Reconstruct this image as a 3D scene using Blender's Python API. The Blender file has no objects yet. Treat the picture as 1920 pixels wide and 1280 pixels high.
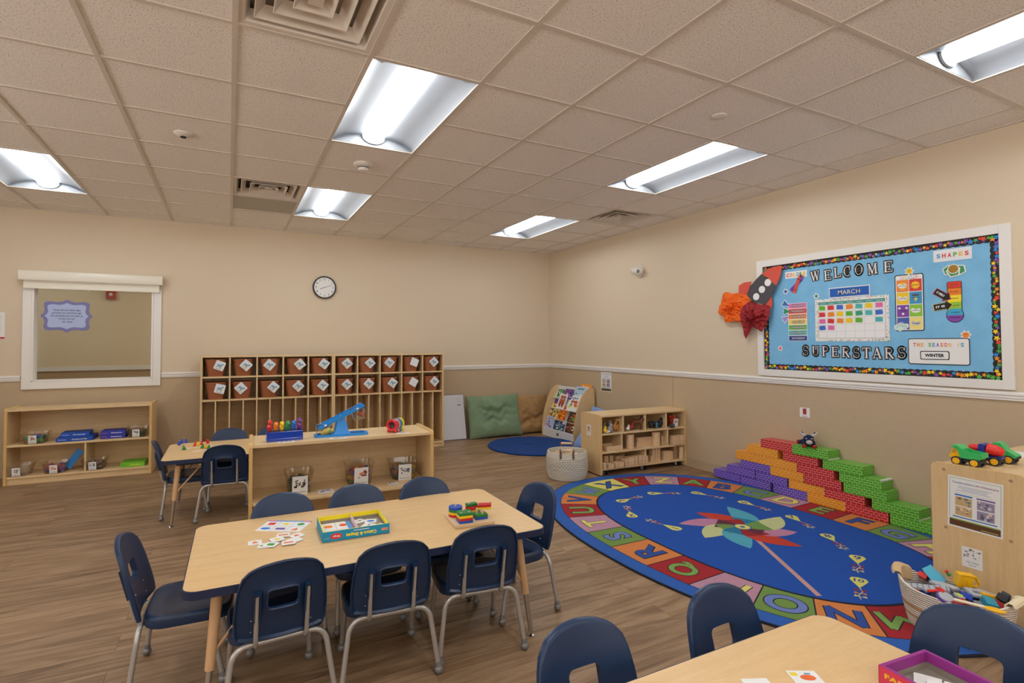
import bpy, bmesh, math, random
import numpy as np
from mathutils import Matrix, Vector, Euler
random.seed(7)
S = bpy.context.scene
COL = S.collection
PI = math.pi
def rad(a): return math.radians(a)
# ------------------------------------------------------------------ camera geometry (measured on the ceiling grid)
CF, YAW, PITCH, ROLL = 989.2, 0.4708, 0.027, -0.0024
PX, PY = 932.6, 616.5
CAM = Vector((-0.0106, -2.6075, 1.374))
FW = Vector((math.sin(YAW)*math.cos(PITCH), math.cos(YAW)*math.cos(PITCH), math.sin(PITCH)))
_r = Vector((math.cos(YAW), -math.sin(YAW), 0)); _u = _r.cross(FW)
RT = math.cos(ROLL)*_r + math.sin(ROLL)*_u; UP = -math.sin(ROLL)*_r + math.cos(ROLL)*_u
def ray(x, y): return FW + RT*((x-PX)/CF) - UP*((y-PY)/CF)
def on_z(x, y, z): d = ray(x, y); return CAM + d*((z-CAM.z)/d.z)
def on_x(x, y, X): d = ray(x, y); return CAM + d*((X-CAM.x)/d.x)
def on_y(x, y, Y): d = ray(x, y); return CAM + d*((Y-CAM.y)/d.y)
XR, YB, ZC, XL, YF, ZR = 4.579, 4.574, 2.815, -4.3, -6.0, 1.0475
T = 0.6096
# ------------------------------------------------------------------ materials
def lin(c):
    c = c/255.0
    return c/12.92 if c <= 0.04045 else ((c+0.055)/1.055)**2.4
_M = {}
def mat(name, rgb=(200,200,200), rough=.5, metal=0, kind=None, sc=1.0, bump=.1, rgb2=None, coat=0, emit=0, alpha=1):
    if name in _M: return _M[name]
    m = bpy.data.materials.new(name); m.use_nodes = True
    nt = m.node_tree; N = nt.nodes; L = nt.links; b = N['Principled BSDF']
    col = (lin(rgb[0]), lin(rgb[1]), lin(rgb[2]), 1)
    col2 = (lin(rgb2[0]), lin(rgb2[1]), lin(rgb2[2]), 1) if rgb2 else tuple(c*.8 for c in col[:3])+(1,)
    b.inputs['Base Color'].default_value = col
    b.inputs['Roughness'].default_value = rough; b.inputs['Metallic'].default_value = metal
    if coat: b.inputs['Coat Weight'].default_value = coat; b.inputs['Coat Roughness'].default_value = .15
    if emit:
        b.inputs['Emission Color'].default_value = col; b.inputs['Emission Strength'].default_value = emit
    def node(t, **k):
        n = N.new(t)
        for a, v in k.items(): setattr(n, a, v)
        return n
    def noise(scale, det=3, vec=None, rough_=.5):
        n = node('ShaderNodeTexNoise'); n.inputs['Scale'].default_value = scale; n.inputs['Detail'].default_value = det; n.inputs['Roughness'].default_value = rough_
        if vec: L.new(vec, n.inputs['Vector'])
        return n
    def mapping(scale, rot=(0,0,0)):
        tc = node('ShaderNodeTexCoord'); mp = node('ShaderNodeMapping'); mp.inputs['Scale'].default_value = scale; mp.inputs['Rotation'].default_value = rot
        L.new(tc.outputs['Object'], mp.inputs['Vector']); return mp.outputs['Vector']
    def mix(fac, a, c, bt='MIX'):
        x = node('ShaderNodeMix', data_type='RGBA', blend_type=bt)
        for s, v in ((x.inputs[0], fac), (x.inputs[6], a), (x.inputs[7], c)):
            if hasattr(v, 'default_value') and hasattr(v, 'links'): L.new(v, s)
            else: s.default_value = v
        return x.outputs[2]
    def ramp(fac, stops):
        r = node('ShaderNodeValToRGB'); L.new(fac, r.inputs[0]); e = r.color_ramp.elements
        while len(e) < len(stops): e.new(.5)
        for k, (p, c) in enumerate(stops): e[k].position = p; e[k].color = c if len(c) == 4 else (*c, 1)
        return r.outputs[0]
    def bmp(h, strength, dist=.002):
        n = node('ShaderNodeBump'); n.inputs['Strength'].default_value = strength; n.inputs['Distance'].default_value = dist
        L.new(h, n.inputs['Height']); L.new(n.outputs[0], b.inputs['Normal'])
    if kind in ('wood','woodz'):
        v = mapping((sc*1.2, sc*14, sc*14) if kind == 'wood' else (sc*14, sc*14, sc*1.2)); n = noise(3, 5, v, .6); n2 = noise(30, 3, v)
        c = mix(ramp(n.outputs[0], [(.35, (0,0,0)), (.65, (1,1,1))]), col, col2)
        c = mix(.12, c, ramp(n2.outputs[0], [(.4, (.55,.45,.35)), (.6, (1,1,1))]), 'MULTIPLY')
        L.new(c, b.inputs['Base Color'])
    elif kind == 'floor':
        v = mapping((1,1,1)); br = node('ShaderNodeTexBrick'); br.offset = .37; br.offset_frequency = 2
        br.inputs['Scale'].default_value = 1; br.inputs['Brick Width'].default_value = 1.22; br.inputs['Row Height'].default_value = .152
        br.inputs['Mortar Size'].default_value = .0009; br.inputs['Mortar Smooth'].default_value = .3
        br.inputs['Color1'].default_value = (0,0,0,1); br.inputs['Color2'].default_value = (1,1,1,1); br.inputs['Mortar'].default_value = (.4,.4,.4,1)
        L.new(v, br.inputs['Vector'])
        va = node('ShaderNodeVectorMath', operation='MULTIPLY_ADD'); L.new(br.outputs['Color'], va.inputs[0]); va.inputs[1].default_value = (17,9,5); L.new(mapping((.8, 7.5, 1)), va.inputs[2])
        n = noise(2.2, 7, va.outputs[0], .62); n.inputs['Distortion'].default_value = .9
        c = ramp(n.outputs[0], [(.3, (lin(112),lin(86),lin(62))), (.47, (lin(146),lin(116),lin(86))), (.6, (lin(168),lin(138),lin(107))), (.75, (lin(138),lin(109),lin(81)))])
        tint = ramp(br.outputs['Color'], [(0, (.80,.79,.78)), (1, (1.0,1.0,1.0))])
        c = mix(1.0, c, tint, 'MULTIPLY')
        c = mix(br.outputs['Fac'], c, (lin(62),lin(44),lin(30),1))
        L.new(c, b.inputs['Base Color']); bmp(n.outputs[0], .12, .001)
        rr = ramp(n.outputs[0], [(.3, (.5,.5,.5)), (.8, (.38,.38,.38))]); L.new(rr, b.inputs['Roughness'])
    elif kind == 'tile':
        v = mapping((1,1,1)); n = noise(130, 4, v, .7); n2 = noise(40, 3, v)
        spots = ramp(n.outputs[0], [(.365, (.42,.38,.34)), (.435, (1,1,1))])
        c = mix(1.0, col, spots, 'MULTIPLY'); L.new(c, b.inputs['Base Color']); bmp(n.outputs[0], .5, .003)
    elif kind == 'wallfabric':
        v = mapping((1,1,1)); n = noise(260, 4, v, .7); n2 = noise(18, 3, v)
        c = mix(n.outputs[0], col2, col); c = mix(.25, c, mix(n2.outputs[0], col2, col)); L.new(c, b.inputs['Base Color']); bmp(n.outputs[0], .5, .003)
    elif kind == 'speck':
        v = mapping((1,1,1)); n = noise(140*sc, 3, v, .6)
        L.new(mix(n.outputs[0], col2, col), b.inputs['Base Color']); bmp(n.outputs[0], bump, .002)
    elif kind == 'fabric':
        v = mapping((1,1,1)); n = noise(9*sc, 4, v, .55); n2 = noise(320, 2, v)
        L.new(mix(ramp(n.outputs[0], [(.35,(0,0,0)),(.65,(1,1,1))]), col2, col), b.inputs['Base Color']); bmp(n2.outputs[0], bump, .002)
        b.inputs['Sheen Weight'].default_value = .2
    elif kind == 'pile':
        v = mapping((1,1,1)); n = noise(420*sc, 2, v, .7); n2 = noise(14, 3, v)
        c = mix(n.outputs[0], col2, col); c = mix(.3, c, mix(n2.outputs[0], col2, col)); L.new(c, b.inputs['Base Color']); bmp(n.outputs[0], .6, .004)
    elif kind == 'wicker':
        v = mapping((1,1,1)); w = node('ShaderNodeTexWave', bands_direction='Z'); w.inputs['Scale'].default_value = 45; w.inputs['Distortion'].default_value = 2; w.inputs['Detail Scale'].default_value = 6; L.new(v, w.inputs['Vector'])
        w2 = node('ShaderNodeTexWave', bands_direction='X'); w2.inputs['Scale'].default_value = 35; L.new(v, w2.inputs['Vector'])
        f = mix(.5, w.outputs[0], w2.outputs[0]); L.new(mix(f, col2, col), b.inputs['Base Color']); bmp(f, .8, .004)
    elif kind == 'rope':
        v = mapping((1,1,1)); w = node('ShaderNodeTexWave', bands_direction='Z'); w.inputs['Scale'].default_value = 31*sc; L.new(v, w.inputs['Vector'])
        L.new(mix(w.outputs[0], col2, col), b.inputs['Base Color']); bmp(w.outputs[0], .7, .006)
    if kind == 'clear':
        g = node('ShaderNodeBsdfGlossy'); g.inputs['Roughness'].default_value = .08; t = node('ShaderNodeBsdfTransparent'); t.inputs['Color'].default_value = col
        lw = node('ShaderNodeLayerWeight'); lw.inputs['Blend'].default_value = .35
        mth = node('ShaderNodeMath', operation='MULTIPLY_ADD'); L.new(lw.outputs['Fresnel'], mth.inputs[0]); mth.inputs[1].default_value = .35; mth.inputs[2].default_value = (1-alpha)*.6
        ms = node('ShaderNodeMixShader'); L.new(mth.outputs[0], ms.inputs[0]); L.new(t.outputs[0], ms.inputs[1]); L.new(g.outputs[0], ms.inputs[2])
        L.new(ms.outputs[0], N['Material Output'].inputs['Surface'])
    _M[name] = m; return m
def flat(rgb, rough=.6):
    return mat('paint_%d_%d_%d' % tuple(rgb), rgb, rough)
WHITE = (232,230,226); BLACK = (22,22,24)
maple = mat('maple_laminate', (233,204,158), .38, kind='wood', rgb2=(222,190,141), sc=1.0)
mapleV = mat('maple_upright', (229,199,150), .4, kind='woodz', rgb2=(219,186,136))
mapleE = mat('maple_edge', (218,178,112), .4)
navy = mat('navy_plastic', (26,52,88), .36, kind='speck', bump=.12, rgb2=(22,46,79))
navyE = mat('navy_edge', (26,40,74), .4)
steel = mat('silver_tube', (190,187,183), .3, .55)
chrome = mat('chrome', (200,200,200), .15, 1)
glide_m = mat('grey_glide', (138,138,140), .35, .4)
sleeve = mat('tan_sleeve', (210,168,124), .45)
wood_raw = mat('unit_block_wood', (232,200,160), .55, kind='wood', rgb2=(220,184,142))
clear = mat('clear_plastic', (251,249,246), kind='clear', alpha=.93)
clearV = mat('clear_vinyl', (250,250,250), kind='clear', alpha=.86)
paper = mat('white_paper', (236,236,234), .55)
cloth_w = mat('white_plastic', (228,226,222), .4)
# ------------------------------------------------------------------ mesh builder
_TX = {}
def text_geo(s, off=0.0):
    k = (s, off)
    if k in _TX: return _TX[k]
    cu = bpy.data.curves.new('t', 'FONT'); cu.body = s; cu.size = 1; cu.align_x = 'CENTER'; cu.resolution_u = 5; cu.offset = off; cu.fill_mode = 'FRONT'
    ob = bpy.data.objects.new('t', cu); COL.objects.link(ob)
    dg = bpy.context.evaluated_depsgraph_get(); me = bpy.data.meshes.new_from_object(ob.evaluated_get(dg))
    vs = [(v.co.x, v.co.y) for v in me.vertices]; fs = [tuple(p.vertices) for p in me.polygons]
    # make every face point the same way
    out = []
    for f in fs:
        a = sum(vs[f[i]][0]*vs[f[(i+1) % len(f)]][1]-vs[f[(i+1) % len(f)]][0]*vs[f[i]][1] for i in range(len(f)))
        out.append(f if a > 0 else tuple(reversed(f)))
    bpy.data.objects.remove(ob); bpy.data.meshes.remove(me); bpy.data.curves.remove(cu)
    if vs:
        xs = [v[0] for v in vs]; ys = [v[1] for v in vs]; cx = (min(xs)+max(xs))/2; cy = (min(ys)+max(ys))/2
        vs = [(x-cx, y-cy) for x, y in vs]; w = max(xs)-min(xs); h = max(ys)-min(ys)
    else: w = h = 0
    _TX[k] = (vs, out, w, h); return _TX[k]
class MB:
    def __init__(s): s.v = []; s.f = []; s.m = []; s.mats = []; s.M = Matrix(); s.st = []
    def push(s, m): s.st.append(s.M.copy()); s.M = s.M @ m; return s
    def pop(s): s.M = s.st.pop(); return s
    def mi(s, m):
        if m not in s.mats: s.mats.append(m)
        return s.mats.index(m)
    def add(s, vs, fs, m):
        o = len(s.v); k = s.mi(m); M = s.M
        s.v.extend([M @ Vector(v) for v in vs]); s.f.extend([tuple(i+o for i in f) for f in fs]); s.m.extend([k]*len(fs)); return s
    def box(s, lo, hi, m, rot=None):
        x0,y0,z0 = lo; x1,y1,z1 = hi
        if rot is not None:
            c = Vector(((x0+x1)/2,(y0+y1)/2,(z0+z1)/2)); s.push(Matrix.Translation(c) @ rot); d = Vector((x1-x0,y1-y0,z1-z0))/2; x0,y0,z0 = -d; x1,y1,z1 = d
        s.add([(x0,y0,z0),(x1,y0,z0),(x1,y1,z0),(x0,y1,z0),(x0,y0,z1),(x1,y0,z1),(x1,y1,z1),(x0,y1,z1)],
              [(0,3,2,1),(4,5,6,7),(0,1,5,4),(1,2,6,5),(2,3,7,6),(3,0,4,7)], m)
        if rot is not None: s.pop()
        return s
    def prism(s, pts, z0, z1, m, mside=None, bottom=True):
        n = len(pts)
        a = sum(pts[i][0]*pts[(i+1)%n][1]-pts[(i+1)%n][0]*pts[i][1] for i in range(n))
        if a < 0: pts = list(reversed(pts))
        vs = [(x,y,z0) for x,y in pts]+[(x,y,z1) for x,y in pts]
        s.add(vs, [tuple(range(n, 2*n))]+([tuple(reversed(range(n)))] if bottom else []), m)
        s.add(vs, [(i,(i+1)%n,n+(i+1)%n,n+i) for i in range(n)], mside or m); return s
    def poly(s, pts, z, m):
        n = len(pts); a = sum(pts[i][0]*pts[(i+1)%n][1]-pts[(i+1)%n][0]*pts[i][1] for i in range(n))
        if a < 0: pts = list(reversed(pts))
        return s.add([(x,y,z) for x,y in pts], [tuple(range(n))], m)
    def rect(s, x, y, w, h, z, m, ang=0):
        c, q = math.cos(ang), math.sin(ang)
        return s.poly([(x+c*a*w/2-q*b*h/2, y+q*a*w/2+c*b*h/2) for a, b in ((-1,-1),(1,-1),(1,1),(-1,1))], z, m)
    def disc(s, x, y, r, z, m, n=20, ry=None):
        return s.poly([(x+r*math.cos(2*PI*i/n), y+(ry or r)*math.sin(2*PI*i/n)) for i in range(n)], z, m)
    def line(s, pts, w, z, m):
        for (x0,y0),(x1,y1) in zip(pts, pts[1:]):
            d = math.hypot(x1-x0,y1-y0)
            if d > 1e-6: s.rect((x0+x1)/2,(y0+y1)/2,d+w*.5,w,z,m,math.atan2(y1-y0,x1-x0))
        return s
    def text(s, t, x, y, size, z, m, ang=0, off=0, width=None, vs_=1.0):
        vs, fs, w, h = text_geo(t, off)
        kx = width/w if width and w else size
        c, q = math.cos(ang), math.sin(ang)
        return s.add([(x+c*a*kx-q*b*size*vs_, y+q*a*kx+c*b*size*vs_, z) for a, b in vs], fs, m)
    def ring(s, loops, m, close=True, cap0=False, cap1=False):
        n = len(loops[0]); vs = [p for l in loops for p in l]; fs = []
        for k in range(len(loops)-1):
            for i in range(n if close else n-1):
                j = (i+1) % n; fs.append((k*n+i, k*n+j, (k+1)*n+j, (k+1)*n+i))
        if cap0: fs.append(tuple(reversed(range(n))))
        if cap1: fs.append(tuple(range((len(loops)-1)*n, len(loops)*n)))
        return s.add(vs, fs, m)
    def lathe(s, prof, m, n=24, c=(0,0,0), rx=1, ry=1, cap0=True, cap1=True):
        return s.ring([[(c[0]+rx*r*math.cos(2*PI*i/n), c[1]+ry*r*math.sin(2*PI*i/n), c[2]+z) for i in range(n)] for r, z in prof], m, True, cap0, cap1)
    def cyl(s, p0, p1, r, m, r1=None, n=12):
        p0 = Vector(p0); p1 = Vector(p1); d = p1-p0; q = d.to_track_quat('Z','Y').to_matrix().to_4x4()
        s.push(Matrix.Translation(p0) @ q); s.lathe([(r,0),(r if r1 is None else r1, d.length)], m, n); return s.pop()
    def tube(s, pts, r, m, n=10, caps=True):
        pts = [Vector(p) for p in pts]; loops = []; up = None
        for i, p in enumerate(pts):
            t = (pts[min(i+1,len(pts)-1)]-pts[max(i-1,0)]).normalized()
            if up is None: up = t.orthogonal().normalized()
            else: up = (up-t*up.dot(t)).normalized()
            q = t.cross(up); rr = r[i] if isinstance(r, (list, tuple)) else r
            loops.append([p+up*(rr*math.cos(2*PI*k/n))+q*(rr*math.sin(2*PI*k/n)) for k in range(n)])
        return s.ring(loops, m, True, caps, caps)
    def ball(s, c, r, m, n=14, k=8, sz=(1,1,1), rot=None):
        s.push(Matrix.Translation(Vector(c)) @ (rot or Matrix()) @ Matrix.Diagonal((sz[0],sz[1],sz[2],1)))
        s.lathe([(max(r*math.sin(PI*i/k),1e-5), -r*math.cos(PI*i/k)) for i in range(k+1)], m, n, cap0=False, cap1=False); return s.pop()
    def build(s, name, parent=None, loc=(0,0,0), rz=0, smooth=35, bevel=0, mods=None):
        me = bpy.data.meshes.new(name); me.from_pydata(s.v, [], s.f)
        for m in s.mats: me.materials.append(m)
        me.polygons.foreach_set('material_index', s.m); me.update()
        if smooth:
            me.polygons.foreach_set('use_smooth', [True]*len(me.polygons)); me.set_sharp_from_angle(angle=rad(smooth))
        o = bpy.data.objects.new(name, me); COL.objects.link(o); o.location = loc; o.rotation_euler = (0,0,rz)
        if parent: o.parent = parent
        if bevel:
            b = o.modifiers.new('b', 'BEVEL'); b.width = bevel; b.segments = 2; b.limit_method = 'ANGLE'; b.angle_limit = rad(50)
        return o
def tag(o, label=None, cat=None, group=None, kind=None):
    if label: o['label'] = label
    if cat: o['category'] = cat
    if group: o['group'] = group
    if kind: o['kind'] = kind
    return o
def thing(name, label, cat, loc=(0,0,0), rz=0, group=None, rot=None):
    o = bpy.data.objects.new(name, None); COL.objects.link(o); o.location = loc; o.rotation_euler = rot or (0,0,rz); o.empty_display_size = .05
    return tag(o, label, cat, group)
def struct(o): o['kind'] = 'structure'; return o
def copy_tree(o, parent=None):
    c = o.copy(); COL.objects.link(c)
    if parent: c.parent = parent
    for ch in list(o.children): copy_tree(ch, c)
    return c
def dup(o, loc, rz=0, label=None, group=None):
    kids = list(o.children)
    c = o.copy(); COL.objects.link(c); c.location = loc; c.rotation_euler = (0,0,rz)
    for ch in kids: copy_tree(ch, c)
    if label: c['label'] = label
    if group: c['group'] = group
    return c
def resample(poly, c, n):
    # radial resampling of a closed polygon around centre c
    out = []
    for i in range(n):
        a = 2*PI*i/n; d = (math.cos(a), math.sin(a)); best = None
        for k in range(len(poly)):
            p = poly[k]; q = poly[(k+1) % len(poly)]
            px, py = p[0]-c[0], p[1]-c[1]; ex, ey = q[0]-p[0], q[1]-p[1]
            den = d[0]*ey-d[1]*ex
            if abs(den) < 1e-12: continue
            t = (px*ey-py*ex)/den; u = (px*d[1]-py*d[0])/den
            if t > 0 and -1e-6 <= u <= 1+1e-6 and (best is None or t > best): best = t
        out.append((c[0]+d[0]*best, c[1]+d[1]*best))
    return out
def rrect(w, h, r, n=4, cx=0, cy=0):
    pts = []
    for sx, sy, a0 in ((1,1,0),(-1,1,90),(-1,-1,180),(1,-1,270)):
        for i in range(n+1):
            a = rad(a0+90*i/n); pts.append((cx+sx*(w/2-r)+r*math.cos(a), cy+sy*(h/2-r)+r*math.sin(a)))
    return pts
def star(x, y, r, a=0, k=.45, n=5):
    return [(x+(r if i % 2 == 0 else r*k)*math.cos(a+PI/2+PI*i/n), y+(r if i % 2 == 0 else r*k)*math.sin(a+PI/2+PI*i/n)) for i in range(2*n)]
def wallframe(p, right, up=(0,0,1)):
    r = Vector(right).normalized(); u = Vector(up).normalized(); n = r.cross(u)
    M = Matrix(((r.x,u.x,n.x,p[0]),(r.y,u.y,n.y,p[1]),(r.z,u.z,n.z,p[2]),(0,0,0,1))); return M
# ================================================================== THE ROOM
cream = mat('wall_cream_paint', (220,203,178), .6, kind='speck', sc=1.6, bump=.12, rgb2=(216,199,173))
tanw = mat('wall_tan_fabric', (208,185,153), .75, kind='wallfabric', rgb2=(178,156,125))
trimm = mat('trim_white', (236,233,228), .35)
basem = mat('vinyl_baseboard', (186,165,136), .45)
tilem = mat('ceiling_tile', (246,240,233), .8, kind='tile')
gridm = mat('ceiling_grid_metal', (214,204,192), .5)
floorm = mat('wood_plank_vinyl', (150,115,85), .42, kind='floor')
m = MB(); m.box((XL-.1,YF-.1,-.06),(XR+.1,YB+.14,0), floorm); struct(m.build('floor', smooth=0))
# window opening in the back wall
WX0, WX1, WZ0, WZ1 = -1.855, -.79, .985, 1.972
RZ = 1.02
def wallbox(m, lo, hi):
    (x0,y0,z0),(x1,y1,z1) = lo, hi
    if z0 < RZ < z1: m.box((x0,y0,z0),(x1,y1,RZ), tanw); m.box((x0,y0,RZ),(x1,y1,z1), cream)
    else: m.box(lo, hi, tanw if z1 <= RZ else cream)
m = MB()
for lo, hi in (((XL-.1,YB,0),(WX0,YB+.12,ZC+.1)), ((WX1,YB,0),(XR+.1,YB+.12,ZC+.1)), ((WX0,YB,0),(WX1,YB+.12,WZ0)), ((WX0,YB,WZ1),(WX1,YB+.12,ZC+.1))): wallbox(m, lo, hi)
struct(m.build('wall_back', smooth=0))
m = MB(); wallbox(m, (XR,YF-.1,0),(XR+.12,YB,ZC+.1)); m.line([], 0, 0, tanw)
for y in (1.93, ): m.box((XR-.0012,y-.002,.1),(XR,y+.002,1.0), mat('seam_strip',(150,128,98),.6))
struct(m.build('wall_right', smooth=0))
# unseen windows added behind and beside the camera, so daylight lifts the ceiling
def added_win_wall(name, fixed, axis, lo, hi, outward, added_wins):
    m = MB(); cur = lo
    def bx(a, b, z0, z1):
        p, q = ((a, min(fixed, fixed+outward), z0), (b, max(fixed, fixed+outward), z1)) if axis == 0 else ((min(fixed, fixed+outward), a, z0), (max(fixed, fixed+outward), b, z1))
        wallbox(m, p, q)
    for a, b in added_wins: bx(cur, a, 0, ZC+.1); bx(a, b, 0, .95); bx(a, b, 2.35, ZC+.1); cur = b
    bx(cur, hi, 0, ZC+.1); struct(m.build(name, smooth=0))
    for k, (a, b) in enumerate(added_wins):
        w = MB(); y0, y1 = sorted((fixed+outward*.3, fixed+outward*.7)); n = 3
        def bar(u0, u1, z0, z1): w.box(*(((u0,y0,z0),(u1,y1,z1)) if axis == 0 else ((y0,u0,z0),(y1,u1,z1))), trimm)
        bar(a, b, .95, 1.0); bar(a, b, 2.3, 2.35); bar(a, a+.05, 1.0, 2.3); bar(b-.05, b, 1.0, 2.3); bar((a+b)/2-.02, (a+b)/2+.02, 1.0, 2.3)
        struct(w.build('window_%d' % (k+2 if axis == 0 else k+4), smooth=0))
added_win_wall('wall_left', XL, 1, YF-.1, YB, -.12, [(-5.0,-3.2),(-2.6,-.8),(-.2,1.6)])
added_win_wall('wall_front', YF, 0, XL, XR, -.12, [(-1.7,.2),(.9,2.9)])
def rail(m, p0, p1, nrm):
    # chair rail with a stepped profile, from p0 to p1, standing off the wall along nrm
    p0 = Vector(p0); p1 = Vector(p1); n = Vector(nrm)
    prof = [(0,-.058),(.012,-.058),(.012,-.046),(.018,-.042),(.018,-.026),(.024,-.022),(.024,-.010),(.018,-.006),(.018,0),(0,0)]
    m.ring([[p+n*a+Vector((0,0,ZR+b)) for a, b in prof] for p in (p0, p1)], trimm, True, True, True)
m = MB(); rail(m, (XL,YB,0), (-1.945,YB,0), (0,-1,0)); rail(m, (-.70,YB,0), (XR,YB,0), (0,-1,0)); struct(m.build('trim_1', smooth=0))
m = MB(); rail(m, (XR,YF,0), (XR,YB,0), (-1,0,0)); struct(m.build('trim_2', smooth=0))
m = MB(); m.box((XL,YB-.008,0),(XR,YB,.1), basem); m.box((XL,YB-.014,0),(XR,YB-.008,.012), basem); struct(m.build('baseboard_back', smooth=0))
m = MB(); m.box((XR-.008,YF,0),(XR,YB-.014,.1), basem); m.box((XR-.014,YF,0),(XR-.008,YB-.014,.012), basem); struct(m.build('baseboard_right', smooth=0))
# ceiling: lay-in tiles in a T-bar grid, open where lights and diffusers sit
LIGHTS = [(1,0),(1,4),(-3,4),(5,0),(5,4),(5,-4),(1,-4),(-3,0),(-3,-4),(1,-8),(5,-8),(-3,-8)]
VENTS = {(0,-1):'a', (0,4):'b', (0,5):'c', (6,3):'d'}
skip = set(VENTS)
for i, j in LIGHTS: skip |= {(i,j),(i,j+1)}
m = MB(); i0 = math.floor(XL/T); i1 = math.ceil(XR/T); j0 = math.floor(YF/T); j1 = math.ceil(YB/T)
for i in range(i0, i1):
    for j in range(j0, j1):
        if (i,j) in skip: continue
        x0, x1 = max(i*T, XL), min((i+1)*T, XR); y0, y1 = max(j*T, YF), min((j+1)*T, YB)
        m.box((x0,y0,ZC),(x1,y1,ZC+.015), tilem)
m.box((XL,YF,ZC+.16),(XR,YB,ZC+.2), mat('plenum_dark',(60,58,55),.9))
ceil = struct(m.build('ceiling', smooth=0))
m = MB()
for i in range(i0+1, i1): m.box((i*T-.012,YF,ZC-.007),(i*T+.012,YB,ZC-.0005), gridm)
for j in range(j0+1, j1):
    a = None
    for i in range(i0, i1+1):
        blocked = any(i == li and j == lj+1 for li, lj in LIGHTS)
        if not blocked and a is None: a = i
        if (blocked or i == i1) and a is not None:
            m.box((max(a*T,XL),j*T-.012,ZC-.0065),(min(i*T,XR),j*T+.012,ZC-.0006), gridm); a = None
for lo, hi in (((XL,YB-.02,ZC-.008),(XR,YB,ZC-.0004)), ((XR-.02,YF,ZC-.008),(XR,YB-.02,ZC-.0004))): m.box(lo, hi, gridm)
g = m.build('ceiling_grid', parent=ceil, smooth=0)
# recessed 2x4 lights
lens_m = mat('lit_lens', (255,252,248), .3, emit=20)
refl_m = mat('reflector_white', (158,162,168), .45)
EM = lens_m.node_tree.nodes['Principled BSDF'].inputs['Emission Color']; EM.default_value = (.93, .975, 1.0, 1)
def make_light(label, loc, gl):
    t = thing('ceiling_light', label, 'ceiling light', loc, 0, gl)
    m = MB(); w, l = T/2-.012, T-.012
    prof = [(-w,0),(-w*.94,.022),(-w*.72,.047),(-w*.45,.064),(-.08,.072),(.08,.072),(w*.45,.064),(w*.72,.047),(w*.94,.022),(w,0)]
    m.ring([[(x,y,z) for x, z in prof] for y in (-l, l)], refl_m, False)
    m.box((-T/2,-T,.085),(T/2,T,.09), refl_m); m.box((-T/2,-T,0),(-w-.004,T,.09), refl_m); m.box((w+.004,-T,0),(T/2,T,.09), refl_m)
    m.build('reflector', t, smooth=60)
    for s in (-1, 1):
        m = MB(); m.ring([[(x, s*(l if k == 0 else l-.045), z*.98+.0005) if k == 0 else (x*.80, s*(l-.05), .058-.05*abs(x/w)**3) for x, z in prof] for k in (0,1)], refl_m, False)
        m.box((-w,s*l-.002,0),(w,s*l+.002,.08), refl_m)
        m.push(Matrix.Translation((0,s*(l-.012),.062)) @ Matrix.Rotation(PI/2,4,'X')); m.lathe([(.083,-.006),(.083,.006)], refl_m, 28, ry=.62); m.pop(); m.build('end_plate', t, smooth=40)
    m = MB(); n = 12
    m.ring([[(.07*math.cos(PI+PI*i/n), y, .064+.042*math.sin(PI+PI*i/n)) for i in range(n+1)] for y in (-l+.02, l-.02)], lens_m, False)
    m.build('lens', t, smooth=60)
    return t
LNAME = {(1,0):'recessed ceiling light nearest the camera, beside the big square air diffuser', (1,4):'small looking recessed ceiling light far down the row, next to the half width air vent',
 (-3,4):'recessed ceiling light at the left edge of the picture', (5,0):'long recessed ceiling light above the bulletin board wall, middle of its row', (5,4):'recessed ceiling light nearest the far corner of the room, beside a louvred vent',
 (5,-4):'recessed ceiling light cut by the top right corner of the picture'}
proto_l = None
for (i, j) in LIGHTS:
    if (i,j) not in LNAME and proto_l is None: continue
    lab = LNAME.get((i,j), 'recessed ceiling light behind the camera, outside the photo'); loc = ((i+.5)*T, (j+1)*T, ZC)
    if proto_l is None: proto_l = make_light(lab, loc, 'recessed ceiling lights'); continue
    dup(proto_l, loc, 0, lab, 'recessed ceiling lights' if (i,j) in LNAME else 'recessed ceiling lights out of view')
# diffusers
ventm = mat('diffuser_beige', (216,205,192), .5); ventd = mat('vent_dark', (52,46,42), .8); slotm = mat('vent_slot', (150,138,124), .6)
def diffuser(label, i, j, n, dark, a=.297):
    t = thing('air_diffuser', label, 'air vent', ((i+.5)*T, (j+.5)*T, ZC))
    m = MB(); m.box((-T/2,-T/2,.07),(T/2,T/2,.075), dark)
    m.ring([[(x*(s), y*(s), z) for x, y in ((-1,-1),(1,-1),(1,1),(-1,1))] for s, z in ((T/2,.07),(T/2,0),(a,-.004),(a-.03,-.001),(a-.05,.05))], ventm); m.build('frame', t, smooth=0)
    m = MB()
    for k in range(n):
        s = (a-.075)*(1-k/n)+.01; q = s-.04
        if q < .012: q = .0
        m.ring([[(x*c, y*c, z) for x, y in ((-1,-1),(1,-1),(1,1),(-1,1))] for c, z in ((q,.052),(s,.004),(s-.003,.001),(max(q-.004,0),.049))], ventm)
    m.box((-.03,-.03,.004),(.03,.03,.02), ventm)
    m.build('louvre', t, smooth=0); return t
diffuser('big beige square air diffuser at the top edge of the picture', 0, -1, 3, slotm)
diffuser('square air diffuser with a dark slot, far left beside a recessed light', 0, 4, 3, ventd)
diffuser('dark louvred square air vent near the bulletin board wall', 6, 3, 3, ventd)
m = MB(); m.box((-T/2+.012,-T/2+.012,.0),(T/2-.012,T/2-.012,.004), mat('grey_panel',(176,170,158),.5)); m.box((-.29,.27,-.004),(.29,.29,0), ventm)
tag(m.build('ceiling_panel', loc=(.5*T,5.5*T,ZC-.001), smooth=0), 'plain grey metal ceiling panel next to the far left air diffuser', 'panel')
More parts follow.
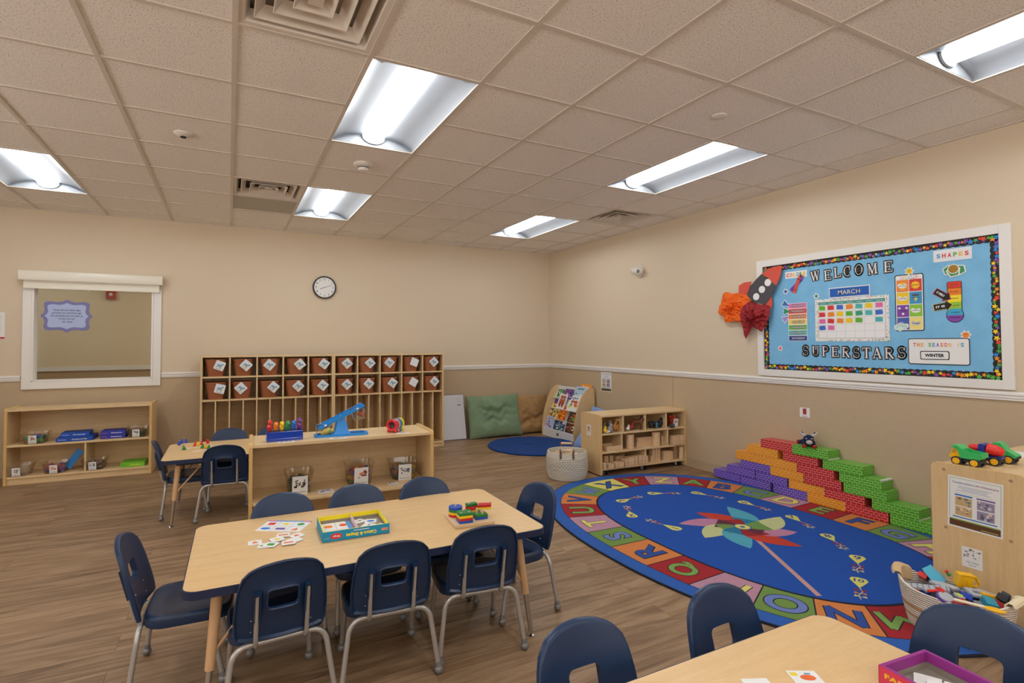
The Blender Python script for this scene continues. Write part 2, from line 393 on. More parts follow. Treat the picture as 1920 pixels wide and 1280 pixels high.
# small ceiling devices
dev = mat('device_white', (226,220,212), .4)
t = thing('smoke_detector', 'round white smoke detector on the ceiling between two recessed lights', 'smoke detector', (.936,1.619,ZC))
MB().lathe([(.075,0),(.078,-.008),(.07,-.02),(.055,-.026)], dev, 32, cap0=False).build('base', t)
MB().lathe([(.042,-.026),(.043,-.045),(.036,-.058),(.018,-.062)], dev, 28).lathe([(.0435,-.030),(.0445,-.034),(.0435,-.038)], ventd, 28, cap0=False, cap1=False).build('sensor_head', t)
t = thing('sprinkler_cover', 'domed round ceiling sensor with dark centre, left of the long grid bar', 'ceiling sensor', (-.302,1.553,ZC))
MB().lathe([(.058,0),(.058,-.006),(.045,-.018),(.028,-.024)], dev, 28, cap0=False).build('cover', t)
MB().lathe([(.02,-.024),(.018,-.03),(.004,-.032)], ventd, 16).build('sensor', t)
m = MB(); m.lathe([(.045,0),(.045,-.006),(.04,-.009)], dev, 28, cap0=False); tag(m.build('sprinkler_cover', loc=(2.754,-.294,ZC)), 'flat round white cover plate on the ceiling right of centre', 'sprinkler cover', 'flat sprinkler covers')
m = MB(); m.lathe([(.04,0),(.042,-.004),(.034,-.007)], dev, 28, cap0=False); o = tag(m.build('sprinkler_cover', loc=(-1.52,3.954,ZC)), 'flat round ceiling cover just beyond the leftmost recessed light', 'sprinkler cover', 'flat sprinkler covers')
dup(o, (2.719,3.947,ZC), 0, 'flat round ceiling cover near the far wall, left of the corner light')
# motion sensor on the right wall
t = thing('motion_sensor', 'white oval motion sensor on the wall near the far corner', 'sensor', (XR,2.46,2.274)); t.scale = (1.2,1.35,1.35)
m = MB(); m.push(Matrix.Rotation(-PI/2,4,'Y')); m.lathe([(.055,0),(.06,.012),(.052,.022)], dev, 28, ry=.9); m.pop(); m.build('base', t)
m = MB(); m.push(Matrix.Rotation(rad(12),4,'X')); m.ball((-.045,.0,0), .05, dev, 24, 14, (.9,1.55,.8)); m.ball((-.07,-.045,-.0), .018, mat('sensor_grey',(120,118,118),.4), 12, 8); m.pop(); m.build('housing', t)
# ------------------------------------------------------------------ interior window
t = struct(thing('window_1', None, None, (0,0,0))); 
m = MB(); fz0, fz1, fx0, fx1 = .901, 2.0, -1.938, -.706; w = .075
for lo, hi in (((fx0,YB-.022,fz0),(fx0+w,YB,fz1)), ((fx1-w,YB-.022,fz0),(fx1,YB,fz1)), ((fx0+w,YB-.022,fz0),(fx1-w,YB,fz0+w)), ((fx0+w,YB-.022,fz1-.03),(fx1-w,YB,fz1))): m.box(lo, hi, trimm)
for lo, hi in (((WX0-.008,YB-.022,WZ0-.009),(WX0+.012,YB+.12,WZ1)), ((WX1-.012,YB-.022,WZ0-.009),(WX1+.008,YB+.12,WZ1)), ((WX0,YB-.022,WZ0-.009),(WX1,YB+.12,WZ0+.012))): m.box(lo, hi, trimm)
m.build('window_frame', t, smooth=0, bevel=.003)
m = MB(); m.box((WX0+.012,YB+.06,WZ0+.012),(WX1-.012,YB+.066,WZ1), mat('window_glass',(247,248,245), kind='clear', alpha=.94)); m.build('glass', t, smooth=0)
t = thing('roller_shade', 'rolled up cream roller shade above the window into the next room', 'roller shade', (-1.325,YB-.024,1.99))
shm = mat('shade_cream', (234,229,214), .35)
m = MB(); pf = [(0,0),(-.07,0),(-.078,.02),(-.078,.085),(-.07,.1),(0,.1)]
m.ring([[(x,y,z+.055) for y, z in pf] for x in (-.632,.632)], shm, True, True, True); m.build('cassette', t, smooth=30)
m = MB(); m.box((-.6,-.03,-.015),(.6,-.026,.06), shm); m.build('shade_cloth', t, smooth=0)
m = MB(); m.box((-.6,-.036,-.03),(.6,-.02,-.01), shm); m.cyl((-.05,-.03,-.03),(-.05,-.03,-.042),.006,dev); m.build('hem_bar', t, smooth=0, bevel=.003)
# room beyond the window
m = MB(); m.box((-4.3,YB+.12,-.06),(XR,7.0,0), floorm); struct(m.build('floor_hallway', smooth=0))
hallc = mat('hall_wall', (226,208,174), .6)
halld = mat('hall_wall_lower', (176,150,114), .7)
m = MB(); m.box((-4.3,7.0,0),(XR,7.1,1.02), halld); m.box((-4.3,7.0,1.02),(XR,7.1,2.9), hallc); struct(m.build('wall_hallway', smooth=0))
m = MB(); m.box((-4.3,6.98,.99),(XR,7.0,1.047), trimm); struct(m.build('trim_3', smooth=0))
m = MB()
hx = [-4.3, -2.7-T, -2.7+T, .4-T, .4+T, XR]
for k in range(5):
    if k % 2 == 0: m.box((hx[k],YB+.12,2.815),(hx[k+1],7.0,2.83), tilem)
    else: m.box((hx[k],YB+.12,2.815),(hx[k+1],5.75-T/2,2.83), tilem); m.box((hx[k],5.75+T/2,2.815),(hx[k+1],7.0,2.83), tilem); struct(m.build('ceiling_hallway', smooth=0))
for x, s in ((-4.3,-1),(XR,1)):
    m = MB(); m.box((min(x,x+s*.1),YB+.12,0),(max(x,x+s*.1),7.1,2.9), hallc); struct(m.build('wall_hallway_left' if s < 0 else 'wall_hallway_right', smooth=0))
for x in (-2.7, .4):
    dup(proto_l, (x,5.75,ZC), PI/2, 'recessed ceiling light in the next room, hidden above its window', 'recessed ceiling lights out of view')
t = thing('fire_alarm', 'red wall fire alarm seen through the window in the next room', 'fire alarm', (-1.578,6.98,2.11))
MB().box((-.06,-.03,-.07),(.06,.02,.06), mat('alarm_red',(178,38,30),.4)).build('body', t, smooth=0, bevel=.006)
MB().ball((0,-.03,0),.026,dev,14,8).build('strobe', t)
# plaque hung on the window glass
t = thing('plaque', 'lavender scalloped sign with a rhyme hanging on the window glass', 'sign', (0,0,0))
a = on_y(82,564,YB+.05); b = on_y(168,620,YB+.05)
t.location = ((a.x+b.x)/2, YB+.05, (a.z+b.z)/2); pw, ph = b.x-a.x, a.z-b.z
def bracket(w, h, k=1.0):
    pts = []; N = 96
    for i in range(N):
        a = 2*PI*i/N; c, s = math.cos(a), math.sin(a)
        r = 1/((abs(c)**6+abs(s)**6)**(1/6)); f = 1+.045*math.cos(8*a)-.05*math.cos(4*a)*0 + (.06 if abs(c) > .992 or abs(s) > .992 else 0)
        pts.append((c*r*w/2*f*k, s*r*h/2*f*k))
    return pts
m = MB(); m.push(wallframe((0,0,0),(1,0,0))); m.prism(bracket(pw,ph), 0, .004, mat('lavender_dark',(122,122,176),.5)); m.prism(bracket(pw*.84,ph*.80), .004, .005, mat('lavender_light',(176,190,230),.5)); m.build('panel', t, smooth=0)
m = MB(); m.push(wallframe((0,-.0056,0),(1,0,0))); ink = flat((40,42,70))
for k, s in enumerate(('Think left and think right', 'and think low and think high.', 'Oh, the thinks you can think up', 'if only you try!', '- Dr. Seuss')):
    m.text(s, 0, .062-.031*k, .021, 0, ink, width=(.24,.26,.28,.14,.1)[k], off=.02)
m.build('lettering', t, smooth=0)
# paper at the left edge
t = thing('notice', 'white paper notice taped to the wall at the left edge of the picture', 'notice', (-2.165,YB,1.57))
m = MB(); m.box((-.085,-.002,-.137),(.085,0,.137), paper); m.box((-.085,-.0026,-.137),(.085,-.002,-.12), flat((190,40,60)))
for k in range(8): m.box((-.06,-.0024,.09-.024*k),(.06,-.002,.094-.024*k), flat((190,190,200)))
m.build('sheet', t, smooth=0)
# clock
t = thing('wall_clock', 'round black rimmed wall clock with white face', 'clock', (1.098,YB,2.108))
R_ = .148
m = MB(); m.push(wallframe((0,0,0),(1,0,0))); m.lathe([(R_*.9,0),(R_,.004),(R_,.035),(R_-.004,.042),(R_-.014,.042),(R_-.018,.03)], mat('clock_black',(24,20,20),.3), 48, cap0=True, cap1=False); m.build('rim', t)
m = MB(); m.push(wallframe((0,-.028,0),(1,0,0))); m.disc(0,0,R_-.015,0,paper,48); m.build('dial', t, smooth=0)
m = MB(); m.push(wallframe((0,-.0286,0),(1,0,0)))
for k in range(1, 13): m.text(str(k), .106*math.sin(PI*k/6), .106*math.cos(PI*k/6), .034, 0, flat((70,66,66)), off=.01)
m.build('numerals', t, smooth=0)
for ang, l, w in ((72,.088,.004),(248,.062,.006)):
    a = rad(90-ang); m = MB(); m.push(wallframe((0,-.030-.001*(w>.005),0),(1,0,0))); m.line([(-.012*math.cos(a),-.012*math.sin(a)),(l*math.cos(a),l*math.sin(a))], w, 0, flat((30,28,30))); m.build('hand', t, smooth=0)
# ================================================================== FURNITURE
def unit(name, label, cat, x, y, rot, w, d, h, shelves, dividers=(), kick=.08, top=True, lip=.012, th=.02, pw=.022, back=True, casters=False, group=None, kickin=.0, raise_=0):
    t = thing(name, label, cat, (x,y,0), rot, group)
    for k in (0, 1):
        x0 = k*(w-pw); m = MB(); pts = [(0,raise_),(d,raise_),(d,h-.025),(d-.007,h-.007),(d-.025,h),(.025,h),(.007,h-.007),(0,h-.025)]
        m.push(Matrix(((0,0,1,x0),(1,0,0,0),(0,1,0,0),(0,0,0,1)))); m.prism(pts, 0, pw, mapleV, mapleE); m.build('side_panel', t, smooth=0, bevel=.002)
    def board(n, x0, x1, z0, z1, y0=.006, y1=None):
        m = MB(); m.box((x0,y0,z0),(x1,y1 if y1 is not None else d-.012,z1), maple); return m.build(n, t, smooth=0, bevel=.0015)
    if top: board('top', pw, w-pw, h-lip-th, h-lip)
    for z in shelves: board('shelf', pw, w-pw, z-th*.9, z)
    if kick: board('kick_board', pw, w-pw, raise_, kick-th, .02+kickin, .035+kickin)
    board('bottom', pw, w-pw, kick-th, kick) if kick else None
    for (fx, z0, z1) in dividers: board('divider', fx-.008, fx+.008, z0, z1, .01)
    if back: board('back_panel', pw, w-pw, raise_+.01, h-lip-th, d-.012, d-.004)
    if casters:
        for cx, cy in casters:
            c = MB(); c.box((cx-.03,cy-.03,raise_*0+.062),(cx+.03,cy+.03,.072), flat(BLACK)); c.cyl((cx,cy,.062),(cx,cy,.04),.012,flat(BLACK))
            ob = c.build('caster', t, smooth=40)
            for q in (-1, 1):
                c = MB(); c.cyl((cx+q*.006,cy,.0265),(cx+q*.024,cy,.0265),.026,flat(BLACK),n=20); c.cyl((cx+q*.0238,cy,.0265),(cx+q*.0255,cy,.0265),.019,flat((205,205,205)),n=20); c.build('wheel', ob, smooth=40)
    return t
SH_L = unit('low_shelf', 'low maple shelf unit under the window, holding boxed games', 'shelf', -1.9468, 4.1455, -.0326, 1.2121, .36, .7473, [.386], [(.64,.08,.37)])
SH_M = unit('low_shelf', 'low maple shelf unit in mid room with a balance scale on top', 'shelf', .108, 1.055, -.04, 1.205, .40, .748, [.372])
SH_R = unit('low_shelf', 'maple cabinet at the right edge with toy trucks on top', 'shelf', 3.300, -1.520, 0, 1.18, .375, .748, [.40], kick=.08)
for y, z in ((.055,.715),(.318,.715),(.06,.43),(.315,.42),(.06,.13),(.315,.13)):
    m = MB(); m.push(wallframe((-.0006,y,z),(0,-1,0))); m.disc(0,0,.007,0,flat((120,92,60)),16); m.disc(0,0,.0045,.0002,flat((190,160,120)),16); m.build('screw_plug', SH_R, smooth=0)
# block shelf with casters
by_ = [on_y(px, 800, 1.75).x for px in (1171.5,1212,1250,1169,1252.4,1212)]
bx0 = 3.4066
SH_B = unit('block_shelf', 'maple block shelf on casters against the wall beside the alphabet rug', 'shelf', bx0, 1.775, -.036, 1.168, .355, .628, [.435,.245], 
   [(by_[0]-bx0,.435,.60),(by_[1]-bx0,.435,.60),(by_[2]-bx0,.435,.60),(by_[3]-bx0,.245,.42),(by_[4]-bx0,.245,.42),(by_[5]-bx0,.075,.23)], kick=0, raise_=.012, lip=.004, casters=((.09,.05),(.60,.05),(1.08,.05),(.09,.31),(1.08,.31)))
m = MB(); m.box((.022,.006,.057),(1.146,.343,.075), maple); m.build('bottom', SH_B, smooth=0)
m = MB(); m.push(wallframe((-.0008,.205,.45),(0,-1,0)))
m.rect(0,0,.075,.11,0,paper); m.rect(0,.01,.045,.05,.0003,flat((220,190,170)))
random.seed(3)
for k in range(12): m.rect(random.uniform(-.02,.02), random.uniform(-.015,.035), random.uniform(.006,.014), random.uniform(.01,.02), .0006, flat(random.choice([(176,80,60),(150,120,110),(196,150,120)])))
m.line([(-.02,-.035),(.02,-.035)],.004,.0004,flat((70,70,75)))
t = m.build('label_card', None, (bx0,1.775,0), -.036, smooth=0); tag(t, 'small picture label card taped to the end of the block shelf', 'label card')
# cubby units
CUB = []
cy0, crot, cw = 4.117, -.0238, 2.857
for k in range(2):
    x = -.2891+k*cw/2*math.cos(crot); y = cy0+k*cw/2*math.sin(crot); w = cw/2; h = 1.241; d = .36
    t = thing('cubby_unit', ('left', 'right')[k]+' half of the tall maple cubby wall full of wicker baskets', 'cubbies', (x,y,0), crot, 'maple cubby units')
    CUB.append(t)
    def board(n, lo, hi, mt=maple):
        m = MB(); m.box(lo, hi, mt); return m.build(n, t, smooth=0, bevel=.0015)
    board('side_panel', (0,0,0), (.02,d,h), mapleV); board('side_panel', (w-.02,0,0), (w,d,h), mapleV)
    board('top', (.02,.002,h-.02), (w-.02,d,h)); board('shelf', (.02,.002,.988), (w-.02,d-.01,1.006)); board('shelf', (.02,.002,.728), (w-.02,d-.01,.746))
    board('bottom', (.02,.002,.05), (w-.02,d-.01,.068)); board('kick_board', (.02,.02,0), (w-.02,.03,.05)); board('back_panel', (.02,d-.01,.01), (w-.02,d-.002,h-.02))
    cell = (w-.02)/5
    for c in range(1, 5): board('divider', (.01+c*cell-.008,.004,.746), (.01+c*cell+.008,d-.01,.988)); board('divider', (.01+c*cell-.008,.004,1.006), (.01+c*cell+.008,d-.01,h-.02))
    for c in range(1, 10): board('slot_divider', (.01+c*cell/2-.007,.004,.068), (.01+c*cell/2+.007,d-.01,.728))
# wicker baskets with photo tags
wick = mat('brown_wicker', (204,128,84), .6, kind='wicker', rgb2=(150,84,50))
def srect(w, d, n=32, e=4):
    out = []
    for i in range(n):
        a = 2*PI*i/n; c, s = math.cos(a), math.sin(a); r = (abs(c)**e+abs(s)**e)**(-1/e); out.append((c*r*w/2, s*r*d/2))
    return out
def basket_mesh():
    m = MB(); L = []
    for w, d, z in ((.155,.2,.0),(.16,.205,.004),(.212,.26,.178),(.222,.27,.18),(.224,.272,.19),(.216,.264,.193),(.208,.256,.188),(.152,.197,.008)):
        L.append([(x,y,z) for x, y in srect(w, d)])
    m.ring(L, wick, True, True, True); return m
sky = flat((216,226,232)); horse = flat((138,162,184)); yel = flat((236,222,160))
def tag_mesh(blank):
    m = MB(); m.push(wallframe((0,0,0),(1,0,0))); m.prism(rrect(.102,.102,.008), 0, .002, mat('laminate_card',(224,228,230),.25))
    if not blank:
        m.rect(0,.004,.084,.078,.0024,sky); m.disc(.012,-.02,.024,.0026,yel,16,.012)
        m.poly([(-.03,-.03),(-.022,-.03),(-.016,-.012),(.004,-.012),(.012,-.03),(.02,-.028),(.018,-.008),(.026,.012),(.036,.018),(.03,.03),(.018,.028),(.006,.012),(-.016,.014),(-.03,.004),(-.024,-.01)], .0029, horse)
        m.line([(-.03,-.040),(.03,-.040)],.004,.0026,flat((120,124,130)))
    m.text('', 0, 0, 1, 0, sky); return m
# tag offsets (x across basket, turn in degrees) read from the photo, top row then bottom row
TG = [[(.045,22),(.03,42),(-.005,40),(.045,52),(.045,38),(.015,50),(.03,48),(-.012,42),(.03,22,1),(.02,50)],
      [(.045,14),(-.012,48),(.045,42),(.04,46),(.035,42),(.02,48),(.015,44),(.035,38),(.03,32,1),(.025,46)]]
ORD = ('first','second','third','fourth','fifth','sixth','seventh','eighth','ninth','tenth')
proto_b = {}
rj = random.Random(5)
for r in range(2):
    for c in range(10):
        k = c//5; U = CUB[k]; cell = (cw/2-.02)/5; lx = .01+cell*(c % 5+.5)-.008+rj.uniform(-.008,.008); M = Matrix.Translation(U.location) @ Matrix.Rotation(crot,4,'Z')
        p = M @ Vector((lx, .012+.136, .746 if r else 1.006))
        e = TG[r][c]; blank = len(e) > 2
        lab = 'brown wicker basket, %s from the left in the %s cubby row%s' % (ORD[c], ('top','second')[r], ', tag blank' if blank else '')
        if blank not in proto_b:
            t = thing('wicker_basket', lab, 'basket', p, crot, 'wicker cubby baskets'); basket_mesh().build('basket_body', t, smooth=45)
            tg = tag_mesh(blank).build('picture_tag', t, smooth=0); proto_b[blank] = t
        else: t = dup(proto_b[blank], p, crot, lab)
        for ch in t.children:
            if ch.name.startswith('picture_tag'):
                ch.location = (e[0], -.141, .122); ch.rotation_euler = (rad(-8), rad(e[1]), 0)
# ------------------------------------------------------------------ child's chair
OUTP = [(.150,.296),(.160,.312),(.163,.38),(.158,.46),(.150,.51),(.138,.545),(.112,.573),(.075,.588),(.035,.5955),(0,.598)]
def make_chair(label, group):
    t = thing('school_chair', label, 'chair', (0,0,0), 0, group)
    right = OUTP; poly = [(0,.294)]+right+[(-x,z) for x, z in reversed(right[:-1])]
    n = 64; c = (0,.452); outer = resample(poly, c, n); hole = resample(rrect(.104,.074,.016,4,0,.452), c, n)
    def P(x, z, off):  # bent and reclined surface
        return (x, -.158-(z-.262)*.26+1.0*x*x*min(1,(z-.2)/.1)-off, z)
    F = []; B = []
    for f in (0,.12,.4,.7,.9,.965,1.0):
        lp = [(hole[i][0]*(1-f)+outer[i][0]*f, hole[i][1]*(1-f)+outer[i][1]*f) for i in range(n)]
        F.append([P(x,z,-.0+( .006 if f == 1.0 else .0015 if f > .96 else 0)) for x, z in lp]); 
        B.append([P(x,z,(.02 if f < .05 else .012 if f < .2 else .009 if f < .93 else .020 if f < .99 else .018)) for x, z in lp])
    m = MB(); m.ring([list(reversed(l)) for l in (F+list(reversed(B))+[F[0]])], navy)
    m.build('backrest', t, smooth=40)
    # raised rim round the grip hole on the back
    m = MB(); rim = [P(x,z,.018) for x, z in resample(rrect(.110,.080,.018,4,0,.452), c, 40)]
    m.tube(rim+[rim[0]], .0045, navy, 6, False)
    for s in (-1, 1):   # moulded channels that hold the uprights
        for q in (-.011,.011): m.box((s*.088+q-.002,-.221,.37),(s*.088+q+.002,-.198,.49), navy, Matrix.Rotation(rad(14.5),4,'X'))
        m.box((s*.088-.011,-.231,.476),(s*.088+.011,-.214,.486), navy, Matrix.Rotation(rad(14.5),4,'X'))
    m.build('moulded_channel', t, smooth=30)
    for s in (-1,1):
        for z in (.33,.375): 
            for q in (-.016,.016): m = MB(); m.ball((s*.088+q,-.158-(z-.262)*.26+.004,z), .0035, chrome, 8, 6); m.build('screw', t)
    # seat
    n = 48; rings = []; e = 5
    def O(f, z, k=1.0):
        o = []
        for i in range(n):
            a = 2*PI*i/n; cc, ss = math.cos(a), math.sin(a); r = (abs(cc)**e+abs(ss)**e)**(-1/e); x, y = cc*r*.172*f, ss*r*.158*f
            if y > 0: x *= 1-.04*(y/.158)
            zz = z+(-.012*math.cos(min(abs(x)/.172,1)*PI/2) if f < .99 else 0)*0+.016*(x/.172)**2*(1 if f < .95 else .6)-.006*max(0,y/.158)**2-.0*f
            if y < -.1: zz += .010*((-y-.1)/.058)
            o.append((x, y+.008, zz*1.0-(.006*(1-f*f)) ))
        return o
    m = MB(); m.ring([O(f,.300) for f in (.02,.3,.6,.85,.94)]+[O(.985,.297),O(1.0,.288),O(1.004,.262),O(.995,.258),O(.975,.262),O(.96,.285),O(.5,.287),O(.02,.287)], navy, True, True, True)
    m.build('seat', t, smooth=50)
    r = .0105
    for s in (-1, 1):
        for front in (0, 1):
            fy, fx = (.135,.158) if front else (-.185,.196); ty, tx = (.085,.125) if front else (-.155,.138)
            zt = .268 if front else .276
            pts = [(s*fx,fy,.028)]; 
            for k in range(1, 7):
                f = k/6*.80; pts.append((s*(fx+(tx+.022-fx)*f), fy+(ty-fy)*f, .028+(zt-.028)*f))
            for k in range(1, 6):
                a = PI/2*k/5; bx = tx+.026-.022; pts.append((s*(tx+.028-.055*(1-math.cos(a))), fy+(ty-fy)*(.8+.2*k/5), zt-.052+.052*math.sin(a)))
            L = MB().tube(pts, r, steel, 12).build('leg', t, smooth=60)
            g = MB(); g.ball((s*fx,fy,.0185), .0185, glide_m, 14, 10); g.cyl((s*fx,fy,.03),(s*(fx*.985),fy*.985,.05),.0135,glide_m,.0125); g.build('glide', L, smooth=60)
    for front in (0, 1):
        y, w = (.085,.10) if front else (-.155,.114)
        zc_ = .268 if front else .276; MB().tube([(-w,y,zc_),(w,y,zc_)], r, steel, 12).build('crossbar', t, smooth=60)
    for s in (-1, 1):
        MB().tube([(s*.075,.085,.272),(s*.08,0,.273),(s*.084,-.12,.272),(s*.086,-.158,.268),(s*.087,-.176,.278),(s*.088,-.184,.302),(s*.088,-.2045,.40),(s*.088,-.223,.475)], .0085, steel, 10).build('back_support', t, smooth=60)
    return t
CH = [ # x, y, heading (deg, 0 faces +y), label, group
 (.165,-.295,3,'front left navy chair, its back to the camera, at the long table','c'),
 (.60,-.305,-4,'middle navy chair of the near side of the long table, back to the camera','c'),
 (1.015,-.31,-7,'right hand navy chair of the near side of the long table, back to the camera','c'),
 (.246,.118,180,'navy chair across the long table behind the loose shape cards','c'),
 (.618,.112,179,'navy chair across the long table behind the open game box','c'),
 (1.004,.090,181,'navy chair across the long table nearest its far right corner','c'),
 (-.145,.005,-93,'navy chair pulled out at the left end of the long table, seat showing','c'),
 (1.305,-.12,97,'navy chair at the right end of the long table beside the rug','c'),
 (.865,-1.62,180,'navy chair at the bottom edge left of the front table','f'),
 (1.381,-1.645,181,'navy chair standing between the rug and the front table','f'),
 (1.69,-1.88,93,'big navy chair at the right end of the front table, partly cut off','f'),
 (-.295,2.47,-86,'navy chair at the left end of the back table beside the window shelf','b'),
 (.005,2.62,180,'navy chair on the far side of the back table against the cubbies','b'),
 (.385,2.60,180,'navy chair behind the back table, mostly hidden by the blue rack','b'),
 (-.02,2.245,-3,'navy chair on the near side of the back table, back to the camera','b')]
GN = {'c':'navy chairs around the long table','f':'navy chairs around the front table','b':'navy chairs around the back table'}
chair0 = None
for x, y, a, lab, g in CH:
    if chair0 is None: chair0 = make_chair(lab, GN[g]); chair0.location = (x,y,0); chair0.rotation_euler = (0,0,rad(a)); continue
    dup(chair0, (x,y,0), rad(a), lab, GN[g])
# ------------------------------------------------------------------ tables
tabtop = mat('table_laminate', (231,196,144), .36, kind='wood', sc=.8, rgb2=(224,187,133))
def make_table(label, cx, cy, rot, w=1.50, d=.765, h=.5):
    t = thing('activity_table', label, 'table', (cx,cy,0), rot, 'maple activity tables')
    m = MB(); m.prism(rrect(w,d,.055,6), h-.03, h-.0012, navyE); o = m.build('edge_band', t, smooth=40, bevel=.004)
    m = MB(); m.prism(rrect(w-.008,d-.008,.052,6), h-.0015, h, tabtop, navyE, bottom=False); m.build('tabletop', t, smooth=0)
    m = MB(); m.box((-w/2+.1,-d/2+.07,h-.055),(w/2-.1,-d/2+.09,h-.03), mat('apron_dark',(40,40,44),.5)); m.box((-w/2+.1,d/2-.09,h-.055),(w/2-.1,d/2-.07,h-.03), mat('apron_dark')); m.build('rail', t, smooth=0)
    for sx in (-1, 1):
        for sy in (-1, 1):
            tp = Vector((sx*(w/2-.115), sy*(d/2-.10), h-.03)); ft = Vector((sx*(w/2-.075), sy*(d/2-.03), 0)); dr = ft-tp
            a = tp+dr*.60
            m = MB(); m.tube([tp, a], [.021,.0165], sleeve, 16); L = m.build('leg', t, smooth=60)
            m = MB(); m.tube([a-dr*.02, tp+dr*.955], .0115, chrome, 12); m.build('leg_tube', L, smooth=60)
            g = MB(); p = tp+dr*.96; g.lathe([(.006,.0),(.006,p.z-.006)], chrome, 10, c=(ft.x,ft.y,.006)); g.lathe([(.016,0),(.017,.004),(.008,.010)], chrome, 16, c=(ft.x,ft.y,0)); g.build('glide', L)
            m = MB(); m.tube([(sx*(w/2-.30), sy*(d/2-.12), h-.035), tp+dr*.5], .006, sleeve, 8); m.tube([(sx*(w/2-.13), sy*(d/2-.28), h-.035), tp+dr*.5], .006, sleeve, 8); m.build('brace', L, smooth=60)
    return t
make_table('long maple table with navy edge in the foreground, shape games on it', .602, -.071, -.0137, 1.50, .77)
TB2 = make_table('maple table in the background by the cubbies with small counters on it', .29, 2.425, 0.0)
TB3 = make_table('maple table cut off by the bottom right edge of the picture', .955, -1.905, -.012, 1.50, .765)
# ================================================================== THE ALPHABET RUG
def pile(n, c, c2=None): return mat(n, c, .95, kind='pile', rgb2=c2 or tuple(int(v*.78) for v in c))
rb = pile('rug_border_blue', (40,102,196)); ri = pile('rug_field_blue', (4,84,184), (2,64,150)); rk = pile('rug_outline', (24,28,48))
RC = {'r':pile('rug_red',(178,28,40)), 'o':pile('rug_orange',(232,140,72)), 'g':pile('rug_green',(122,158,76)), 'p':pile('rug_pink',(204,152,176)), 'y':pile('rug_yellow',(240,232,118))}
LC = {'r':pile('rug_letter_green',(136,178,88)), 'o':pile('rug_letter_blue',(44,84,170)), 'g':pile('rug_letter_lilac',(118,140,212)), 'p':pile('rug_letter_yellow',(244,236,132)), 'y':pile('rug_letter_blue',(44,84,170))}
rug = thing('alphabet_rug', 'big oval alphabet rug with pinwheel centre, blue field and lettered border', 'rug', (3.37,.10,0))
m = MB(); TH = .010
def sup(a, b, e, ang):
    c, s = math.cos(ang), math.sin(ang); r = (abs(c/a)**e+abs(s/b)**e)**(-1/e); return (c*r, s*r)
def EO(ang): return sup(1.09,1.535,2.35,ang)
def EI(ang): return sup(.768,1.21,2.6,ang)
edge = [sup(1.205,1.655,2.3,2*PI*k/96) for k in range(96)]; edge2 = [sup(1.195,1.645,2.3,2*PI*k/96) for k in range(96)]
m.prism(edge, 0.0005, TH-.001, rk); m.poly(edge2, TH, rb)
m.poly([EO(2*PI*k/96) for k in range(96)], TH+.0004, rk)
DIV = [('AB',.624,.85,.932,1.084),('BC',.72,.64,1.034,.763),('CD',.765,.40,1.09,.40),('DE',.77,.11,1.09,.125),('EF',.765,-.224,1.09,-.2),('FG',.76,-.495,1.09,-.50),('GH',.72,-.73,1.03,-.82),('HI',.60,-.93,.86,-1.12),('IJ',.42,-1.1,.60,-1.36),('JK',.20,-1.19,.30,-1.5),('KL',-.02,-1.21,-.03,-1.53),('LM',-.23,-1.18,-.38,-1.47),
 ('MN',-.433,-1.11,-.672,-1.36),('NO',-.595,-.94,-.86,-1.14),('OP',-.72,-.74,-.983,-.86),('PQ',-.761,-.505,-1.08,-.52),('QR',-.765,-.197,-1.083,-.206),('RS',-.774,.127,-1.084,.126),('ST',-.77,.412,-1.08,.425),('TU',-.70,.676,-1.025,.773),('UV',-.58,.90,-.86,1.08),('VW',-.42,1.06,-.62,1.28),('WX',-.226,1.193,-.307,1.44),('XY',.02,1.21,.08,1.52),('YZ',.243,1.17,.408,1.43),('ZA',.49,1.045,.70,1.28)]
KEY = 'rogprogp'; 
def colr(ch):
    i = ord(ch)-65
    return {23:'y',24:'r',25:'p'}.get(i, 'rogp'[i % 4])
n = len(DIV)
